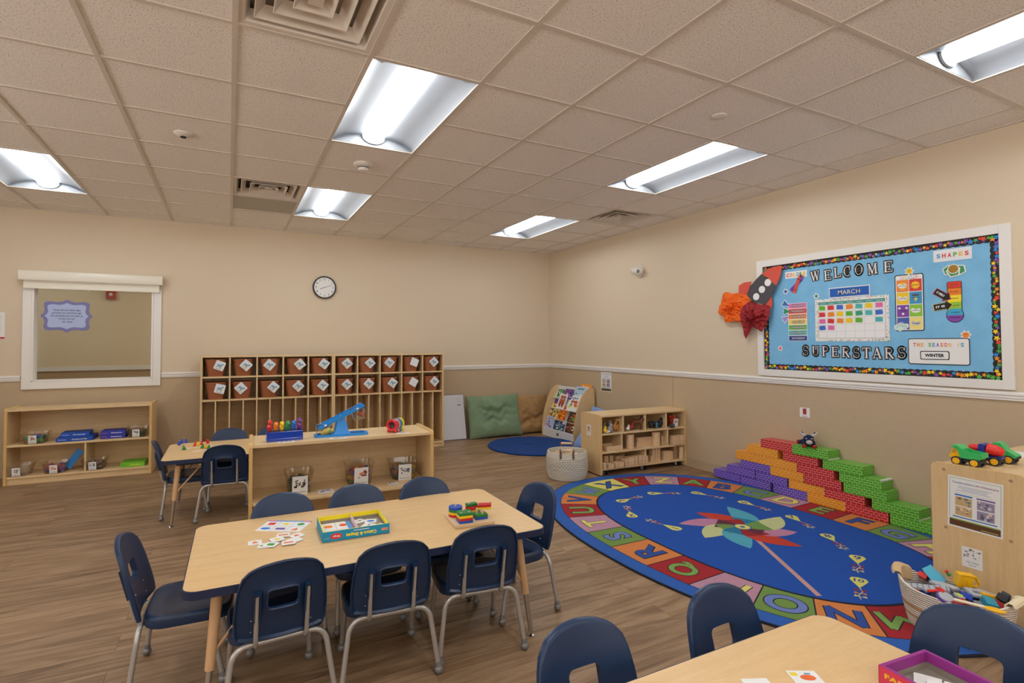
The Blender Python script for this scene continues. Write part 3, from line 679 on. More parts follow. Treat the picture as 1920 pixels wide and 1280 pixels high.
for k in range(n):
    ch = chr(65+(k+1) % 26); d0 = DIV[k]; d1 = DIV[(k+1) % n]
    def angs(a, b):
        while b > a: b -= 2*PI
        return [a+(b-a)*q/8 for q in range(9)]
    ai = angs(math.atan2(d0[2],d0[1]), math.atan2(d1[2],d1[1])); ao = angs(math.atan2(d0[4],d0[3]), math.atan2(d1[4],d1[3]))
    inn = [EI(a) for a in ai]; out = [EO(a) for a in ao]
    c = Vector((sum(p[0] for p in inn+out)/18, sum(p[1] for p in inn+out)/18))
    pts = [tuple(c+(Vector(p)-c)*.972) for p in out+inn[::-1]]
    key = colr(ch); m.poly(pts, TH+.0008, RC[key])
    om = out[4]; im = inn[4]; dr = (Vector(om)-Vector(im)).normalized(); ang = math.atan2(dr.y, dr.x)-PI/2
    if True:
        hh = .185; vs, fs, w_, h_ = text_geo(ch, .03)
        sc_ = hh/h_; wd = (w_*sc_)*1.15
        if ch in 'MNWPT':
            st = {'M':[(0,0),(0,1),(.5,.25),(1,1),(1,0)],'N':[(0,0),(0,1),(1,0),(1,1)],'W':[(0,1),(.26,0),(.5,.8),(.74,0),(1,1)],'P':[(0,0),(0,1),(.6,1),(.85,.9),(.92,.74),(.85,.58),(.6,.48),(0,.48)],'T':[(0,1),(1,1),(.5,1),(.5,0)]}[ch]
            m.push(Matrix.Translation((c.x,c.y,0)) @ Matrix.Rotation(ang,4,'Z')); kx = .17 if ch in 'MW' else .13; q_ = [((a_-.5)*kx,(b_-.5)*.15) for a_, b_ in st]
            for i_, (p_, r_) in enumerate(zip(q_, q_[1:])): m.line([p_,r_], .045, TH+.0012+.00001*i_, rk)
            for i_, (p_, r_) in enumerate(zip(q_, q_[1:])): m.line([p_,r_], .034, TH+.0016+.00001*i_, LC[key])
            m.pop(); continue
        m.text(ch, c.x, c.y, sc_*1.04, TH+.0012, rk, ang, .02 if ch in 'MNW' else .055, vs_=1.0) 
        m.text(ch, c.x, c.y, sc_*1.04, TH+.0016, LC[key], ang, .0 if ch in 'MNW' else .03)
m.poly([EI(2*PI*k/96) for k in range(96)], TH+.0020, rk); m.poly([tuple(Vector(EI(2*PI*k/96))*.988) for k in range(96)], TH+.0024, ri)
# pinwheel
pin = {'r':(pile('rug_pin_red',(214,62,40)), pile('rug_pin_dark_red',(168,28,34))), 'p':(pile('rug_pin_pink',(206,140,176)), pile('rug_pin_maroon',(104,38,66))), 'y':(pile('rug_pin_cream',(214,220,160)), pile('rug_pin_green',(116,160,80))), 't':(pile('rug_pin_aqua',(86,182,208)), pile('rug_pin_teal',(22,130,170)))}
px, py = .015, -.02
stick = pile('rug_stick',(214,164,158))
m.line([(px-.13,py-.22),(-.534,-.923)], .03, TH+.0028, stick)
for k, key in enumerate('rtypprty'[:0] or ('t','r','p','y','t','r','p','y')):
    a0 = rad((40,84,132,172,213,262,304,351)[k]); L = (.50,.40,.45,.42,.43,.44,.36,.46)[k]
    def Q(r, off): a = a0-.42+.62*(r/L)**1.0; return (px+r*math.cos(a)-off*math.sin(a), py+r*math.sin(a)+off*math.cos(a))
    N = 10; W = .105
    up = [Q(L*i/N, W*math.sin(PI*min(1,(i/N)*.92+.08))**.8+.02*0) for i in range(N+1)]; dn = [Q(L*i/N, -W*.9*math.sin(PI*min(1,(i/N)*1.0))**.9) for i in range(N+1)]
    m.poly(up+dn[::-1][1:], TH+.0030+.00005*k, pin[key][0]); h = 4
    m.poly(up[:h+1]+dn[:h+1][::-1], TH+.0036+.00005*k, pin[key][1])
m.disc(px,py,.062,TH+.0044,pile('rug_blue_ring',(60,104,190)),28); m.disc(px,py,.052,TH+.0048,RC['y'],28); m.disc(px,py,.018,TH+.0052,ri,16)
# number kites
KT = [(2.922,.307),(2.846,.671),(3.04,1.0),(3.44,1.04),(3.79,.86),(3.92,.47),(3.915,.04),(3.75,-.33),(3.53,-.64),(3.2,-.83)]
kr = RC['r']; ko = RC['o']; kc = pile('rug_cream',(236,216,150))
for k, (x, y) in enumerate(KT):
    x -= 3.37; y -= .10; nx, ny = (KT[k+1][0]-3.37, KT[k+1][1]-.10) if k < 9 else (x-.27, y-.16)
    a = math.atan2(ny-y, nx-x); ca, sa = math.cos(a), math.sin(a)
    def K(u, v): return (x+ca*u-sa*v, y+sa*u+ca*v)
    body = [K(-.065,0),K(-.055,.035),(K(-.02,.046)),K(.03,.026),K(.09,0),K(.03,-.026),K(-.02,-.046),K(-.055,-.035)]
    m.poly(body, TH+.0028, RC['y'])
    m.text(str(k+1), *K(-.018,0), .085 if k < 9 else .062, TH+.0034, LC['o'], a+PI/2, .02)
    m.line([K(.09,0),K(.14,.012),K(.19,-.008),K(.24,0)], .006, TH+.0028, kc)
    for j, cc in enumerate((kr, ko, kc)):
        u = .125+.042*j
        for q in (-1, 1): m.poly([K(u,0),K(u+.016*q*0+.012,q*.03),K(u-.016,q*.026)], TH+.0032, cc)
m.build('rug_pile', rug, smooth=0)
# round shag rug
m = MB(); n = 72; sh = pile('shag_blue', (8,76,158), (4,40,98)); rs = random.Random(2)
L = []
for f, z in ((1.0,.001),(1.012,.012),(1.0,.022),(.985,.026),(.9,.028),(.8,.028),(.65,.028),(.45,.028),(.2,.028),(.02,.028)):
    L.append([(.59*f*math.cos(2*PI*i/n)*(1+rs.uniform(-.008,.008)), .62*f*math.sin(2*PI*i/n)*(1+rs.uniform(-.008,.008)), z+rs.uniform(-.003,.003)*(z > .01)) for i in range(n)])
m.ring(L, sh, True, True, True)
o = m.build('round_rug', loc=(3.615,3.475,0), smooth=80); tag(o, 'round royal blue shag rug in the reading corner', 'rug')
# ================================================================== CARDBOARD BRICKS
def brickmat(n, c, mortar):
    m = mat(n, c, .42); nt = m.node_tree; N = nt.nodes; L = nt.links; b = N['Principled BSDF']
    tc = N.new('ShaderNodeTexCoord'); outs = []
    sep = N.new('ShaderNodeSeparateXYZ'); L.new(tc.outputs['Object'], sep.inputs[0])
    ge = N.new('ShaderNodeNewGeometry'); tf = N.new('ShaderNodeVectorTransform'); tf.vector_type = 'NORMAL'; tf.convert_from = 'WORLD'; tf.convert_to = 'OBJECT'
    L.new(ge.outputs['Normal'], tf.inputs[0]); ns = N.new('ShaderNodeSeparateXYZ'); L.new(tf.outputs[0], ns.inputs[0])
    def bt(a, c_, flip=False):
        cb = N.new('ShaderNodeCombineXYZ'); L.new(sep.outputs[a], cb.inputs[0]); L.new(sep.outputs[c_], cb.inputs[1])
        br = N.new('ShaderNodeTexBrick'); br.inputs['Scale'].default_value = 1; br.inputs['Brick Width'].default_value = .0375; br.inputs['Row Height'].default_value = .0195; br.inputs['Mortar Size'].default_value = .0017; br.inputs['Mortar Smooth'].default_value = .1
        cc = (lin(c[0]),lin(c[1]),lin(c[2]),1); br.inputs['Color1'].default_value = cc; br.inputs['Color2'].default_value = tuple(v*.92 for v in cc[:3])+(1,); br.inputs['Mortar'].default_value = (lin(mortar[0]),lin(mortar[1]),lin(mortar[2]),1)
        L.new(cb.outputs[0], br.inputs['Vector']); return br.outputs['Color']
    def pick(axis, A, B):
        ab = N.new('ShaderNodeMath'); ab.operation = 'ABSOLUTE'; L.new(ns.outputs[axis], ab.inputs[0]); gt = N.new('ShaderNodeMath'); gt.operation = 'GREATER_THAN'; gt.inputs[1].default_value = .7; L.new(ab.outputs[0], gt.inputs[0])
        mx = N.new('ShaderNodeMix'); mx.data_type = 'RGBA'; L.new(gt.outputs[0], mx.inputs[0]); L.new(A, mx.inputs[6]); L.new(B, mx.inputs[7]); return mx.outputs[2]
    L.new(pick(2, pick(1, bt(1,2), bt(2,0)), bt(1,0)), b.inputs['Base Color']); return m
BK = {'p':('purple',brickmat('brick_purple',(92,62,178),(186,166,226))), 'o':('orange',brickmat('brick_orange',(238,146,20),(246,206,120))), 'r':('red',brickmat('brick_red',(196,30,40),(240,160,150))), 'g':('green',brickmat('brick_green',(84,170,36),(176,224,130)))}
BR = {1:[(1.231,'p'),(.912,'p'),(.567,'p'),(.250,'o'),(-.060,'r'),(-.386,'g')], 2:[(1.067,'p'),(.745,'p'),(.419,'o'),(.105,'r'),(-.262,'g')], 3:[(.910,'p'),(.594,'o'),(.279,'r'),(-.052,'g')],
      4:[(.963,'o'),(.654,'o'),(.336,'r'),(-.017,'g')], 5:[(.834,'o'),(.467,'r'),(.113,'g')], 6:[(.690,'r'),(.372,'g')]}
RW = ('bottom row','second row up','third row up','fourth row up','fifth row up','top row')
rj = random.Random(11); proto_k = {}
BL, BD, BH = .312, .155, .0775
for row, lst in BR.items():
    cnt = {}
    for y, c in lst: cnt[c] = cnt.get(c,0)+1
    seen = {}
    for idx, (y, c) in enumerate(lst):
        seen[c] = seen.get(c,0)+1; nm = BK[c][0]
        pre = '' if cnt[c] == 1 else (('leftmost ','middle ','rightmost ')[seen[c]-1] if cnt[c] == 3 else ('left ','right ')[seen[c]-1])
        lab = '%s%s cardboard brick in the %s of the toy brick wall' % (pre, nm, RW[row-1])
        loc = (4.418+BD/2-(.012 if row == 6 and c == 'g' else 0)+rj.uniform(-.003,.003), y-BL/2, .0128+(row-1)*BH+BH/2); rz = rj.uniform(-.006,.006)
        if c not in proto_k:
            t = thing('cardboard_brick', lab, 'toy brick', loc, rz, 'cardboard toy bricks'); m = MB(); m.box((-BD/2,-BL/2,-BH/2+.0003),(BD/2,BL/2,BH/2-.0003), BK[c][1]); m.build('carton', t, smooth=0, bevel=.002)
            proto_k[c] = t
        else: t = dup(proto_k[c], loc, rz, lab)
        if (row, c) in ((6,'g'),(4,'g'),(2,'g')):
            m = MB(); zz = BH/2-.010 if row == 4 else -BH/2; m.box((-BD/2-.0005,-BL/2-.0012,zz),(BD/2,-BL/2,zz+.010), paper)
            if row == 4: m.box((-BD/2,-BL/2-.0005,BH/2-.0002),(BD/2,-BL/2+.016,BH/2+.0004), paper)
            tag(m.build('label_strip', t, smooth=0), 'white paper edge tab')
# ================================================================== plush animal on the bricks
def voxel(o, size=.006, smooth=6):
    r = o.modifiers.new('r','REMESH'); r.mode = 'VOXEL'; r.voxel_size = size; r.use_smooth_shade = True
    if smooth: s = o.modifiers.new('s','SMOOTH'); s.iterations = smooth; s.factor = .6
plush = mat('plush_navy', (22,42,88), .95, kind='pile', rgb2=(14,28,64)); plw = mat('plush_white', (214,206,200), .95, kind='pile', rgb2=(190,180,174)); plr = mat('plush_red', (190,48,44), .95, kind='pile', rgb2=(160,34,34))
t = thing('plush_bull', 'navy plush bull with white horns and red hooves lying on the bricks', 'plush toy', (4.462,.262,.0128+6*BH), rad(128))
t.scale = (.78,.78,.78)
m = MB(); m.ball((0,-.05,.05),.055,plush,16,10,(.95,1.5,.85)); m.ball((0,.05,.085),.05,plush,16,10,(1,.95,1)); m.ball((0,.10,.07),.03,plush,12,8,(1,1,.8))
for sx in (-1,1):
    m.tube([(sx*.035,0,.04),(sx*.05,.05,.025),(sx*.05,.11,.018)],[.026,.02,.016],plush); m.tube([(sx*.03,-.09,.04),(sx*.06,-.13,.025),(sx*.075,-.15,.02)],[.028,.022,.018],plush)
    m.tube([(sx*.035,.04,.115),(sx*.06,.03,.14),(sx*.066,.025,.165)],[.014,.016,.006],plush)
voxel(m.build('body', t), .006, 4)
for sx in (-1,1):
    MB().tube([(sx*.03,.045,.125),(sx*.065,.045,.135),(sx*.085,.05,.165)],[.018,.015,.006],plw).build('horn', t)
    MB().ball((sx*.05,.125,.02),.022,plr,12,8,(1,1,.9)).build('hoof', t); MB().ball((sx*.08,-.16,.021),.022,plr,12,8).build('hoof', t)
    MB().ball((sx*.026,.094,.098),.008,plw,10,6).build('eye', t)
MB().ball((0,.118,.062),.03,plw,14,8,(1.1,.8,.8)).build('muzzle', t)
# ================================================================== posters on the right side
def poster(m, w, h, title, seed, tcol=((60,110,190),(140,90,140)), pics=4, grass=True):
    m.box((-w/2,-h/2,0),(w/2,h/2,.0008), paper); z = .0010; g = flat((120,160,110))
    m.line([(-w*.46,-h*.30),(-w*.46,h*.46),(w*.46,h*.46),(w*.46,-h*.30)], w*.008, z, g)
    m.text(title[0], -w*.22, h*.38, 1, z, flat(tcol[0]), width=w*.38, vs_=h*.055, off=.02); m.text(title[1], w*.22, h*.38, 1, z, flat(tcol[1]), width=w*.40, vs_=h*.055, off=.02); m.text('&', 0, h*.38, h*.07, z, flat((170,190,180)))
    for k in range(4): m.rect(-w*.03*(k % 2), h*(.31-.028*k), w*(.62-.08*(k % 3)), h*.008, z, flat((130,150,190)))
    m.rect(0,h*.185,w*.7,h*.004,z,g)
    r = random.Random(seed)
    for sx, cc in ((-1,(40,120,200)),(1,(120,90,150))):
        m.rect(sx*w*.20, h*.14, w*.33, h*.03, z, flat(cc))
        for q in range(2):
            cx, cy = sx*w*.20, h*(.02-.19*q); pal = ((200,170,120),(190,120,80),(120,80,60),(90,130,140),(230,200,160)) if sx < 0 else ((150,140,170),(200,200,210),(120,100,130),(220,200,190),(90,90,110))
            m.rect(cx, cy, w*.31, h*.17, z, flat(pal[0]))
            for k in range(9): m.rect(cx+r.uniform(-.12,.12)*w, cy+r.uniform(-.06,.06)*h, w*r.uniform(.03,.08), h*r.uniform(.02,.06), z+.0002+.00002*k, flat(r.choice(pal)))
    m.rect(0,-h*.29,w*.8,h*.022,z,flat((40,120,200)))
    if grass: m.rect(0,-h*.41,w*.92,h*.12,z,flat((96,58,28))); m.rect(0,-h*.345,w*.92,h*.022,z+.0002,flat((120,160,60))); m.rect(w*.27,-h*.44,w*.3,h*.012,z+.0003,flat((200,200,120)))
def planar(name, label, cat, p0, p1, frame_right, tilt=0, off=.0012, group=None):
    c = (Vector(p0)+Vector(p1))/2; t = thing(name, label, cat, c, 0, group); w = abs((Vector(p1)-Vector(p0)).dot(Vector(frame_right))); h = abs(p1[2]-p0[2])
    return t, w, h
RGT = (0,-1,0)
t, w, h = planar('poster', 'Construction and Architecture poster taped to the end of the right cabinet', 'poster', on_x(1777,888,3.3), on_x(1882,1012,3.3), RGT)
m = MB(); m.push(wallframe((-.0012,0,0),RGT) @ Matrix.Rotation(rad(-1.5),4,'Z')); poster(m, w*1.02, h*.97, ('Construction','Architecture'), 1); m.build('sheet', t, smooth=0)
t, w, h = planar('label_card', 'small printed picture label below the poster on the right cabinet', 'label card', on_x(1803,1022,3.3), on_x(1843,1071,3.3), RGT)
m = MB(); m.push(wallframe((-.0012,0,0),RGT)); m.rect(0,0,w,h,0,paper); r = random.Random(4)
for k in range(26): m.rect(r.uniform(-.4,.4)*w, h*r.uniform(-.02,.42), w*r.uniform(.04,.16), h*r.uniform(.015,.05), .0002+.00001*k, flat(r.choice([(60,60,64),(120,120,124),(150,90,80),(50,90,70),(200,200,200)])), r.uniform(-.6,.6))
m.text('Lego coding', 0, -h*.23, 1, .0003, flat((60,60,64)), width=w*.6, vs_=h*.11); m.text('express', 0, -h*.38, 1, .0003, flat((60,60,64)), width=w*.36, vs_=h*.09)
m.build('card', t, smooth=0)
t, w, h = planar('poster', 'small learning centre poster taped below the rail by the book display', 'poster', on_x(1127,697,XR), on_x(1147,735,XR), RGT)
m = MB(); m.push(wallframe((-.0012,0,0),RGT)); poster(m, w, h, ('Library','Reading'), 5, ((90,90,130),(110,100,130))); m.build('sheet', t, smooth=0)
t, w, h = planar('label_card', 'small white card with a red rectangle on the tan wall above the bricks', 'label card', on_x(1499.5,763,XR), on_x(1518.5,783,XR), RGT)
m = MB(); m.push(wallframe((-.0012,0,0),RGT)); m.rect(0,0,w,h,0,paper); m.rect(0,h*.1,w*.36,h*.62,.0003,flat((170,50,44))); m.rect(0,-h*.40,w*.5,h*.06,.0003,flat((150,150,150))); m.build('card', t, smooth=0)
# ================================================================== BULLETIN BOARD
y1, y0, z0, z1 = .806, -1.066, 1.0592, 2.1593
bb = thing('bulletin_board', 'white framed bulletin board with sky blue paper and a black star border', 'bulletin board', (XR,(y0+y1)/2,(z0+z1)/2))
W, H = y1-y0, z1-z0; FWd = .062
FB = wallframe((0,0,0), RGT)
for nm, lo, hi in (('frame',(-W/2,-H/2,0),(-W/2+FWd,H/2,.026)),('frame',(W/2-FWd,-H/2,0),(W/2,H/2,.026)),('frame',(-W/2+FWd,-H/2,0),(W/2-FWd,-H/2+FWd,.026)),('frame',(-W/2+FWd,H/2-FWd,0),(W/2-FWd,H/2,.026))):
    m = MB(); m.push(FB); m.box(lo, hi, mat('frame_white',(232,229,224),.35)); m.build('frame', bb, smooth=0, bevel=.002)
m = MB(); m.push(FB); n = 40
bluep = mat('sky_blue_paper', (126,192,232), .6, kind='fabric', rgb2=(118,184,226), bump=.1)
m.box((-W/2+FWd,-H/2+FWd,0),(W/2-FWd,H/2-FWd,.008), bluep); m.build('backing_paper', bb, smooth=0)
bk = flat((26,24,28)); SC = [flat(c) for c in ((236,72,60),(246,150,40),(250,214,40),(84,176,70),(40,140,220),(140,84,180))]
iw, ih = W-2*FWd, H-2*FWd; bwid = .052; rs = random.Random(21)
for side in range(4):
    L_ = iw if side < 2 else ih; m = MB(); m.push(FB)
    def bp(u, v):  # u along, v inward
        return {0:(-iw/2+u, ih/2-v), 1:(-iw/2+u, -ih/2+v), 2:(-iw/2+v, -ih/2+u), 3:(iw/2-v, -ih/2+u)}[side]
    nsc = int(L_/.042); pts = [bp(0,0)]+[bp(L_*k/(nsc*6), bwid-.006+.006*abs(math.sin(PI*k/6))) for k in range(nsc*6+1)]+[bp(L_,0)]
    m.prism(pts, .008, .0095, bk)
    u = .012
    while u < L_-.01:
        r = rs.uniform(.011,.021); x, y = bp(u, rs.uniform(.014,.036)); m.poly(star(x,y,r,rs.uniform(0,1.2),.48), .0100+.0002*(int(u*100) % 2), rs.choice(SC)); u += r*1.35
    for k in range(int(L_/.06)): x, y = bp(rs.uniform(0,L_), rs.uniform(.004,.046)); m.poly(star(x,y,rs.uniform(.004,.007),rs.uniform(0,1.2)), .0105, rs.choice(SC))
    m.build('border_trim', bb, smooth=0)
XB = XR-.0098
def WP(px, py): p = on_x(px, py, XB); return p
def c2(X, Y): return (1440+X/5.818, 480+Y/5.818)
def c3(X, Y): return (1660+X/4.572, 440+Y/4.572)
def c1(X, Y): return (1330+X/3.254, 400+Y/3.254)
def pinned(name, label, cat, A, B, group=None):
    """rectangle from top-left pixel A to bottom-right pixel B on the board; returns thing, w, h, frame"""
    a = WP(*A); b = WP(*B); t = thing(name, label, cat, (XB,(a.y+b.y)/2,(a.z+b.z)/2), 0, group); return t, a.y-b.y, a.z-b.z
lw = flat((232,226,222)); lk = flat((40,38,44))
# serif capitals drawn from strokes: (x0,y0,x1,y1,width) on a 1x1.2 field
def arc(cx, cy, rx, ry, a0, a1, n=12): return [(cx+rx*math.cos(rad(a0+(a1-a0)*k/n)), cy+ry*math.sin(rad(a0+(a1-a0)*k/n))) for k in range(n+1)]
GL = {
 'W':[([(.02,1),(.28,0)],.17),([(.28,0),(.5,.85)],.07),([(.5,1),(.74,0)],.17),([(.74,0),(.98,1)],.07),([(-.06,1),(.16,1)],.06),([(.42,1),(.6,1)],.06),([(.86,1),(1.06,1)],.06)],
 'E':[([(.22,0),(.22,1)],.18),([(.08,1),(.86,1)],.07),([(.08,0),(.9,0)],.07),([(.22,.52),(.66,.52)],.07),([(.86,1),(.86,.78)],.06),([(.9,0),(.9,.24)],.06),([(.66,.64),(.66,.40)],.06)],
 'L':[([(.26,0),(.26,1)],.18),([(.1,1),(.46,1)],.06),([(.1,0),(.88,0)],.07),([(.88,0),(.88,.28)],.06)],
 'C':[(arc(.52,.5,.38,.5,60,300),.12),([(.14,.3),(.14,.7)],.12),([(.78,.62),(.8,.98)],.06)],
 'O':[(arc(.5,.5,.38,.5,0,360,24),.12),([(.13,.35),(.13,.65)],.1),([(.87,.35),(.87,.65)],.1)],
 'M':[([(.12,0),(.12,1)],.07),([(.14,1),(.46,.05)],.17),([(.46,.05),(.82,1)],.07),([(.84,0),(.84,1)],.17),([(0,0),(.26,0)],.06),([(.68,0),(1,0)],.06),([(0,1),(.22,1)],.06),([(.8,1),(1,1)],.06)],
 'S':[(arc(.5,.74,.28,.26,30,270)+arc(.5,.26,.32,.26,90,-150),.13),([(.78,.98),(.78,.72)],.06),([(.16,.02),(.16,.3)],.06)],
 'U':[([(.2,1),(.2,.34)],.17),(arc(.5,.3,.3,.3,180,360),.09),([(.8,.3),(.8,1)],.07),([(.04,1),(.38,1)],.06),([(.68,1),(.94,1)],.06)],
 'P':[([(.24,0),(.24,1)],.17),([(.24,1),(.5,1)]+arc(.5,.75,.32,.25,90,-90)+[(.24,.5)],.09),([(.08,0),(.44,0)],.06),([(.08,1),(.3,1)],.06)],
 'R':[([(.22,0),(.22,1)],.17),([(.22,1),(.5,1)]+arc(.5,.76,.3,.24,90,-90)+[(.22,.52)],.09),([(.48,.5),(.86,0)],.16),([(.06,0),(.4,0)],.06),([(.06,1),(.3,1)],.06),([(.76,0),(1,0)],.06)],
 'T':[([(.5,0),(.5,1)],.18),([(.08,1),(.92,1)],.07),([(.08,1),(.08,.74)],.06),([(.92,1),(.92,.74)],.06),([(.32,0),(.68,0)],.06)],
 'A':[([(.16,0),(.48,1)],.07),([(.48,1),(.84,0)],.17),([(.26,.34),(.7,.34)],.06),([(.02,0),(.3,0)],.06),([(.7,0),(1,0)],.06)]}
def letter(ch, px, py, h, tilt, label):
    p = WP(px, py); t = thing('paper_letter', label, 'letter cutout', p, 0, 'silver paper letters on the bulletin board')
    for nm, z, ex, mt in (('backing', .0004, .26, lk), ('face', .0016, 0, lw)):
        m = MB(); m.push(FB @ Matrix.Rotation(rad(tilt),4,'Z') @ Matrix.Diagonal((h*.86,h,1,1)) @ Matrix.Translation((-.5,-.5,0)))
        for k, (pts, wd) in enumerate(GL[ch]): m.line(pts, wd+ex, z+.00002*k, mt)
        if ex and ch in 'UOCPARD': m.disc(.5,.5 if ch in 'OC' else .66 if ch in 'PR' else .4,.3,z+.0003,lk)
        m.build(nm, t, smooth=0)
for ch, x, y, tl, lab in (('W',515,215,4,'W'),('E',652,207,3,'first E'),('L',757,178,3,'L'),('C',865,165,2,'C'),('O',990,147,0,'O'),('M',1140,138,3,'M'),('E',1312,115,0,'final E')):
    letter(ch, *c2(x,y), .078, tl, 'silver paper letter %s of WELCOME on the bulletin board' % lab)
for k, (ch, x, y) in enumerate((('S',410,1030),('U',520,1035),('P',628,1037),('E',735,1043),('R',850,1047),('S',965,1053),('T',1075,1055),('A',1190,1058),('R',1322,1058),('S',1460,1053))):
    n_ = ('first S','U','P','E','first R','middle S','T','A','second R','last S')[k]; letter(ch, *c2(x,y), .078, (-2,0,1,0,-2,1,0,0,1,0)[k], 'silver paper letter %s of SUPERSTARS on the bulletin board' % n_)
RAINB = [flat(c) for c in ((222,64,60),(236,120,50),(240,190,50),(96,176,72),(60,160,200),(90,90,180))]
t, w, h = pinned('sign', 'COLORS sign in rainbow letters in a vinyl sleeve by the rocket', 'sign', c2(188,178), c2(425,222))
m = MB(); m.push(FB); m.box((-w/2,-h/2,.0003),(w/2,h/2,.001), paper)
for k, c in enumerate('COLORS'): m.text(c, w*(-.38+.152*k), 0, 1, .0013, RAINB[(0,1,2,4,3,2)[k]], width=w*.12, vs_=h*.72, off=.05)
m.build('card', t, smooth=0)
t = thing('crayon_cutout', 'bundle of red and purple crayon cutouts below the COLORS sign', 'cutout', WP(*c2(320,300))); t.scale = (1,1.35,1.35)
for k, (a, cc) in enumerate(((28,(210,60,60)),(38,(150,60,90)),(48,(120,70,170)),(20,(222,80,70)))):
    m = MB(); m.push(FB @ Matrix.Rotation(rad(-a),4,'Z')); m.box((-.011,-.065,.0004+.0008*k),(.011,.045,.001+.0008*k), flat(cc)); m.poly([(-.007,.045),(.007,.045),(.002,.068),(-.002,.068)],.001+.0008*k,flat(cc)); m.rect(0,-.045,.022,.004,.0012+.0008*k,flat((60,30,50))); m.rect(0,.03,.022,.004,.0012+.0008*k,flat((60,30,50))); m.build('crayon', t, smooth=0)
t, w, h = pinned('month_sign', 'blue MARCH month sign pinned above the calendar', 'sign', c2(665,350), c2(1114,428))
m = MB(); m.push(FB); m.box((-w/2,-h/2,.0003),(w/2,h/2,.0012), paper); m.rect(0,0,w*.96,h*.82,.0015,flat((24,96,190))); m.text('MARCH',0,0,1,.0018,flat((20,40,90)),width=w*.56,vs_=h*.66,off=.06); m.text('MARCH',0,0,1,.0021,paper,width=w*.54,vs_=h*.6,off=-.0)
m.build('card', t, smooth=0)
# calendar pocket chart and its date cards
t, w, h = pinned('calendar_chart', 'white calendar chart with coloured date cards and a speckled border', 'calendar', c2(512,478), c2(1330,926))
m = MB(); m.push(FB); m.box((-w/2,-h/2,.0003),(w/2,h/2,.0012), paper)
r = random.Random(8)
for k in range(150):
    u = r.uniform(-.5,.5); v = r.uniform(.452,.492)*r.choice((-1,1))
    x, y = (u*w, v*h) if r.random() < .6 else (v*w, u*h)
    m.rect(x,y,.008,.005,.0015,flat(r.choice([(90,180,170),(240,200,60),(220,90,70),(80,150,90)])),r.uniform(0,3))
m.rect(0,0,w*.905,h*.86,.0016,flat((50,50,56))); m.rect(0,0,w*.9,h*.85,.0018,flat((240,240,240)))
gx0, gx1, gy0, gy1 = -w*.45, w*.45, -h*.425, h*.425; hd = h*.065
m.rect(0,gy1-hd/2,w*.9,hd,.0021,flat((70,160,150))); cwid = (gx1-gx0)/7; chh = (gy1-hd-gy0)/5
for k in range(1,7): m.rect(gx0+cwid*k,-hd/2,.0015,gy1-gy0-hd,.0021,flat((190,196,200)))
for k in range(1,5): m.rect(0,gy0+chh*k,gx1-gx0,.0015,.0021,flat((190,196,200)))
for k in range(7): m.text(('SUN','MON','TUE','WED','THU','FRI','SAT')[k], gx0+cwid*(k+.5), gy1-hd/2, 1, .0024, paper, width=cwid*.6, vs_=hd*.5)
m.build('chart', t, smooth=0)
CC = dict(g=(100,180,50),r=(220,50,56),b=(60,110,200),o=(240,140,40),t=(80,184,184),y=(244,208,20),p=(228,110,170),e=(46,160,120))
for rr, row in enumerate(('grbotyp'.replace('gr','gr'),'roygetb','propyg t'.replace('propyg t','proyg t'),'bp')):
    for k, c in enumerate(row):
        if c == ' ': continue
        m = MB(); m.push(FB @ Matrix.Translation((gx0+cwid*(k+.45+.02*r.uniform(-1,1)), gy1-hd-chh*(rr+.45), 0)) @ Matrix.Rotation(rad(r.uniform(-5,5)),4,'Z')); m.prism(rrect(cwid*.86,chh*.84,.004,2), .0022, .0034, paper); m.rect(0,0,cwid*.72,chh*.68,.0037,flat(CC[c])); m.text(str(rr*7+k+1), cwid*.26, chh*.22, 1, .0039, paper, width=cwid*.1, vs_=chh*.16)
        m.build('date_card', t, smooth=0)
# weekday strips
t, w, h = pinned('weekday_chart', 'stack of coloured weekday name strips, SUNDAY pink down to SATURDAY blue', 'chart', c2(219,518), c2(433,924))
for k, (d, c) in enumerate((('SUNDAY',(232,120,180)),('MONDAY',(224,70,66)),('TUESDAY',(240,140,60)),('WEDNESDAY',(246,214,110)),('THURSDAY',(110,184,80)),('FRIDAY',(90,190,190)),('SATURDAY',(30,70,150)))):
    m = MB(); m.push(FB @ Matrix.Translation((0,h/2-h/7*(k+.5),0))); m.box((-w/2,-h/14,.0003),(w/2,h/14,.0012), paper); m.rect(0,0,w*.95,h/7*.86,.0015,flat(c)); m.text(d,w*.04,0,1,.0018,flat((90,80,90)),width=w*.72,vs_=h/7*.62,off=.08); m.text(d,w*.04,0,1,.0021,paper if k != 3 else flat((250,240,190)),width=w*.70,vs_=h/7*.5,off=.0); m.build('strip', t, smooth=0)
for (x, y, a, c, lab) in ((195,525,-28,(50,110,190),'blue'),(205,603,-4,(40,150,100),'green'),(195,680,28,(170,140,210),'lavender')):
    t = thing('arrow_cutout', lab+' scalloped arrow cutout pointing at the weekday strips', 'cutout', WP(*c2(x,y)), 0, 'arrow cutouts beside the weekday strips')
    m = MB(); m.push(FB @ Matrix.Rotation(rad(a),4,'Z')); m.prism([(-.034,.036),(.05,0),(-.034,-.036),(-.03,-.012),(-.038,0),(-.03,.012)],.0006,.0014,paper); m.poly([(-.028,.027),(.04,0),(-.028,-.027)],.0017,flat(c)); m.build('card', t, smooth=0)
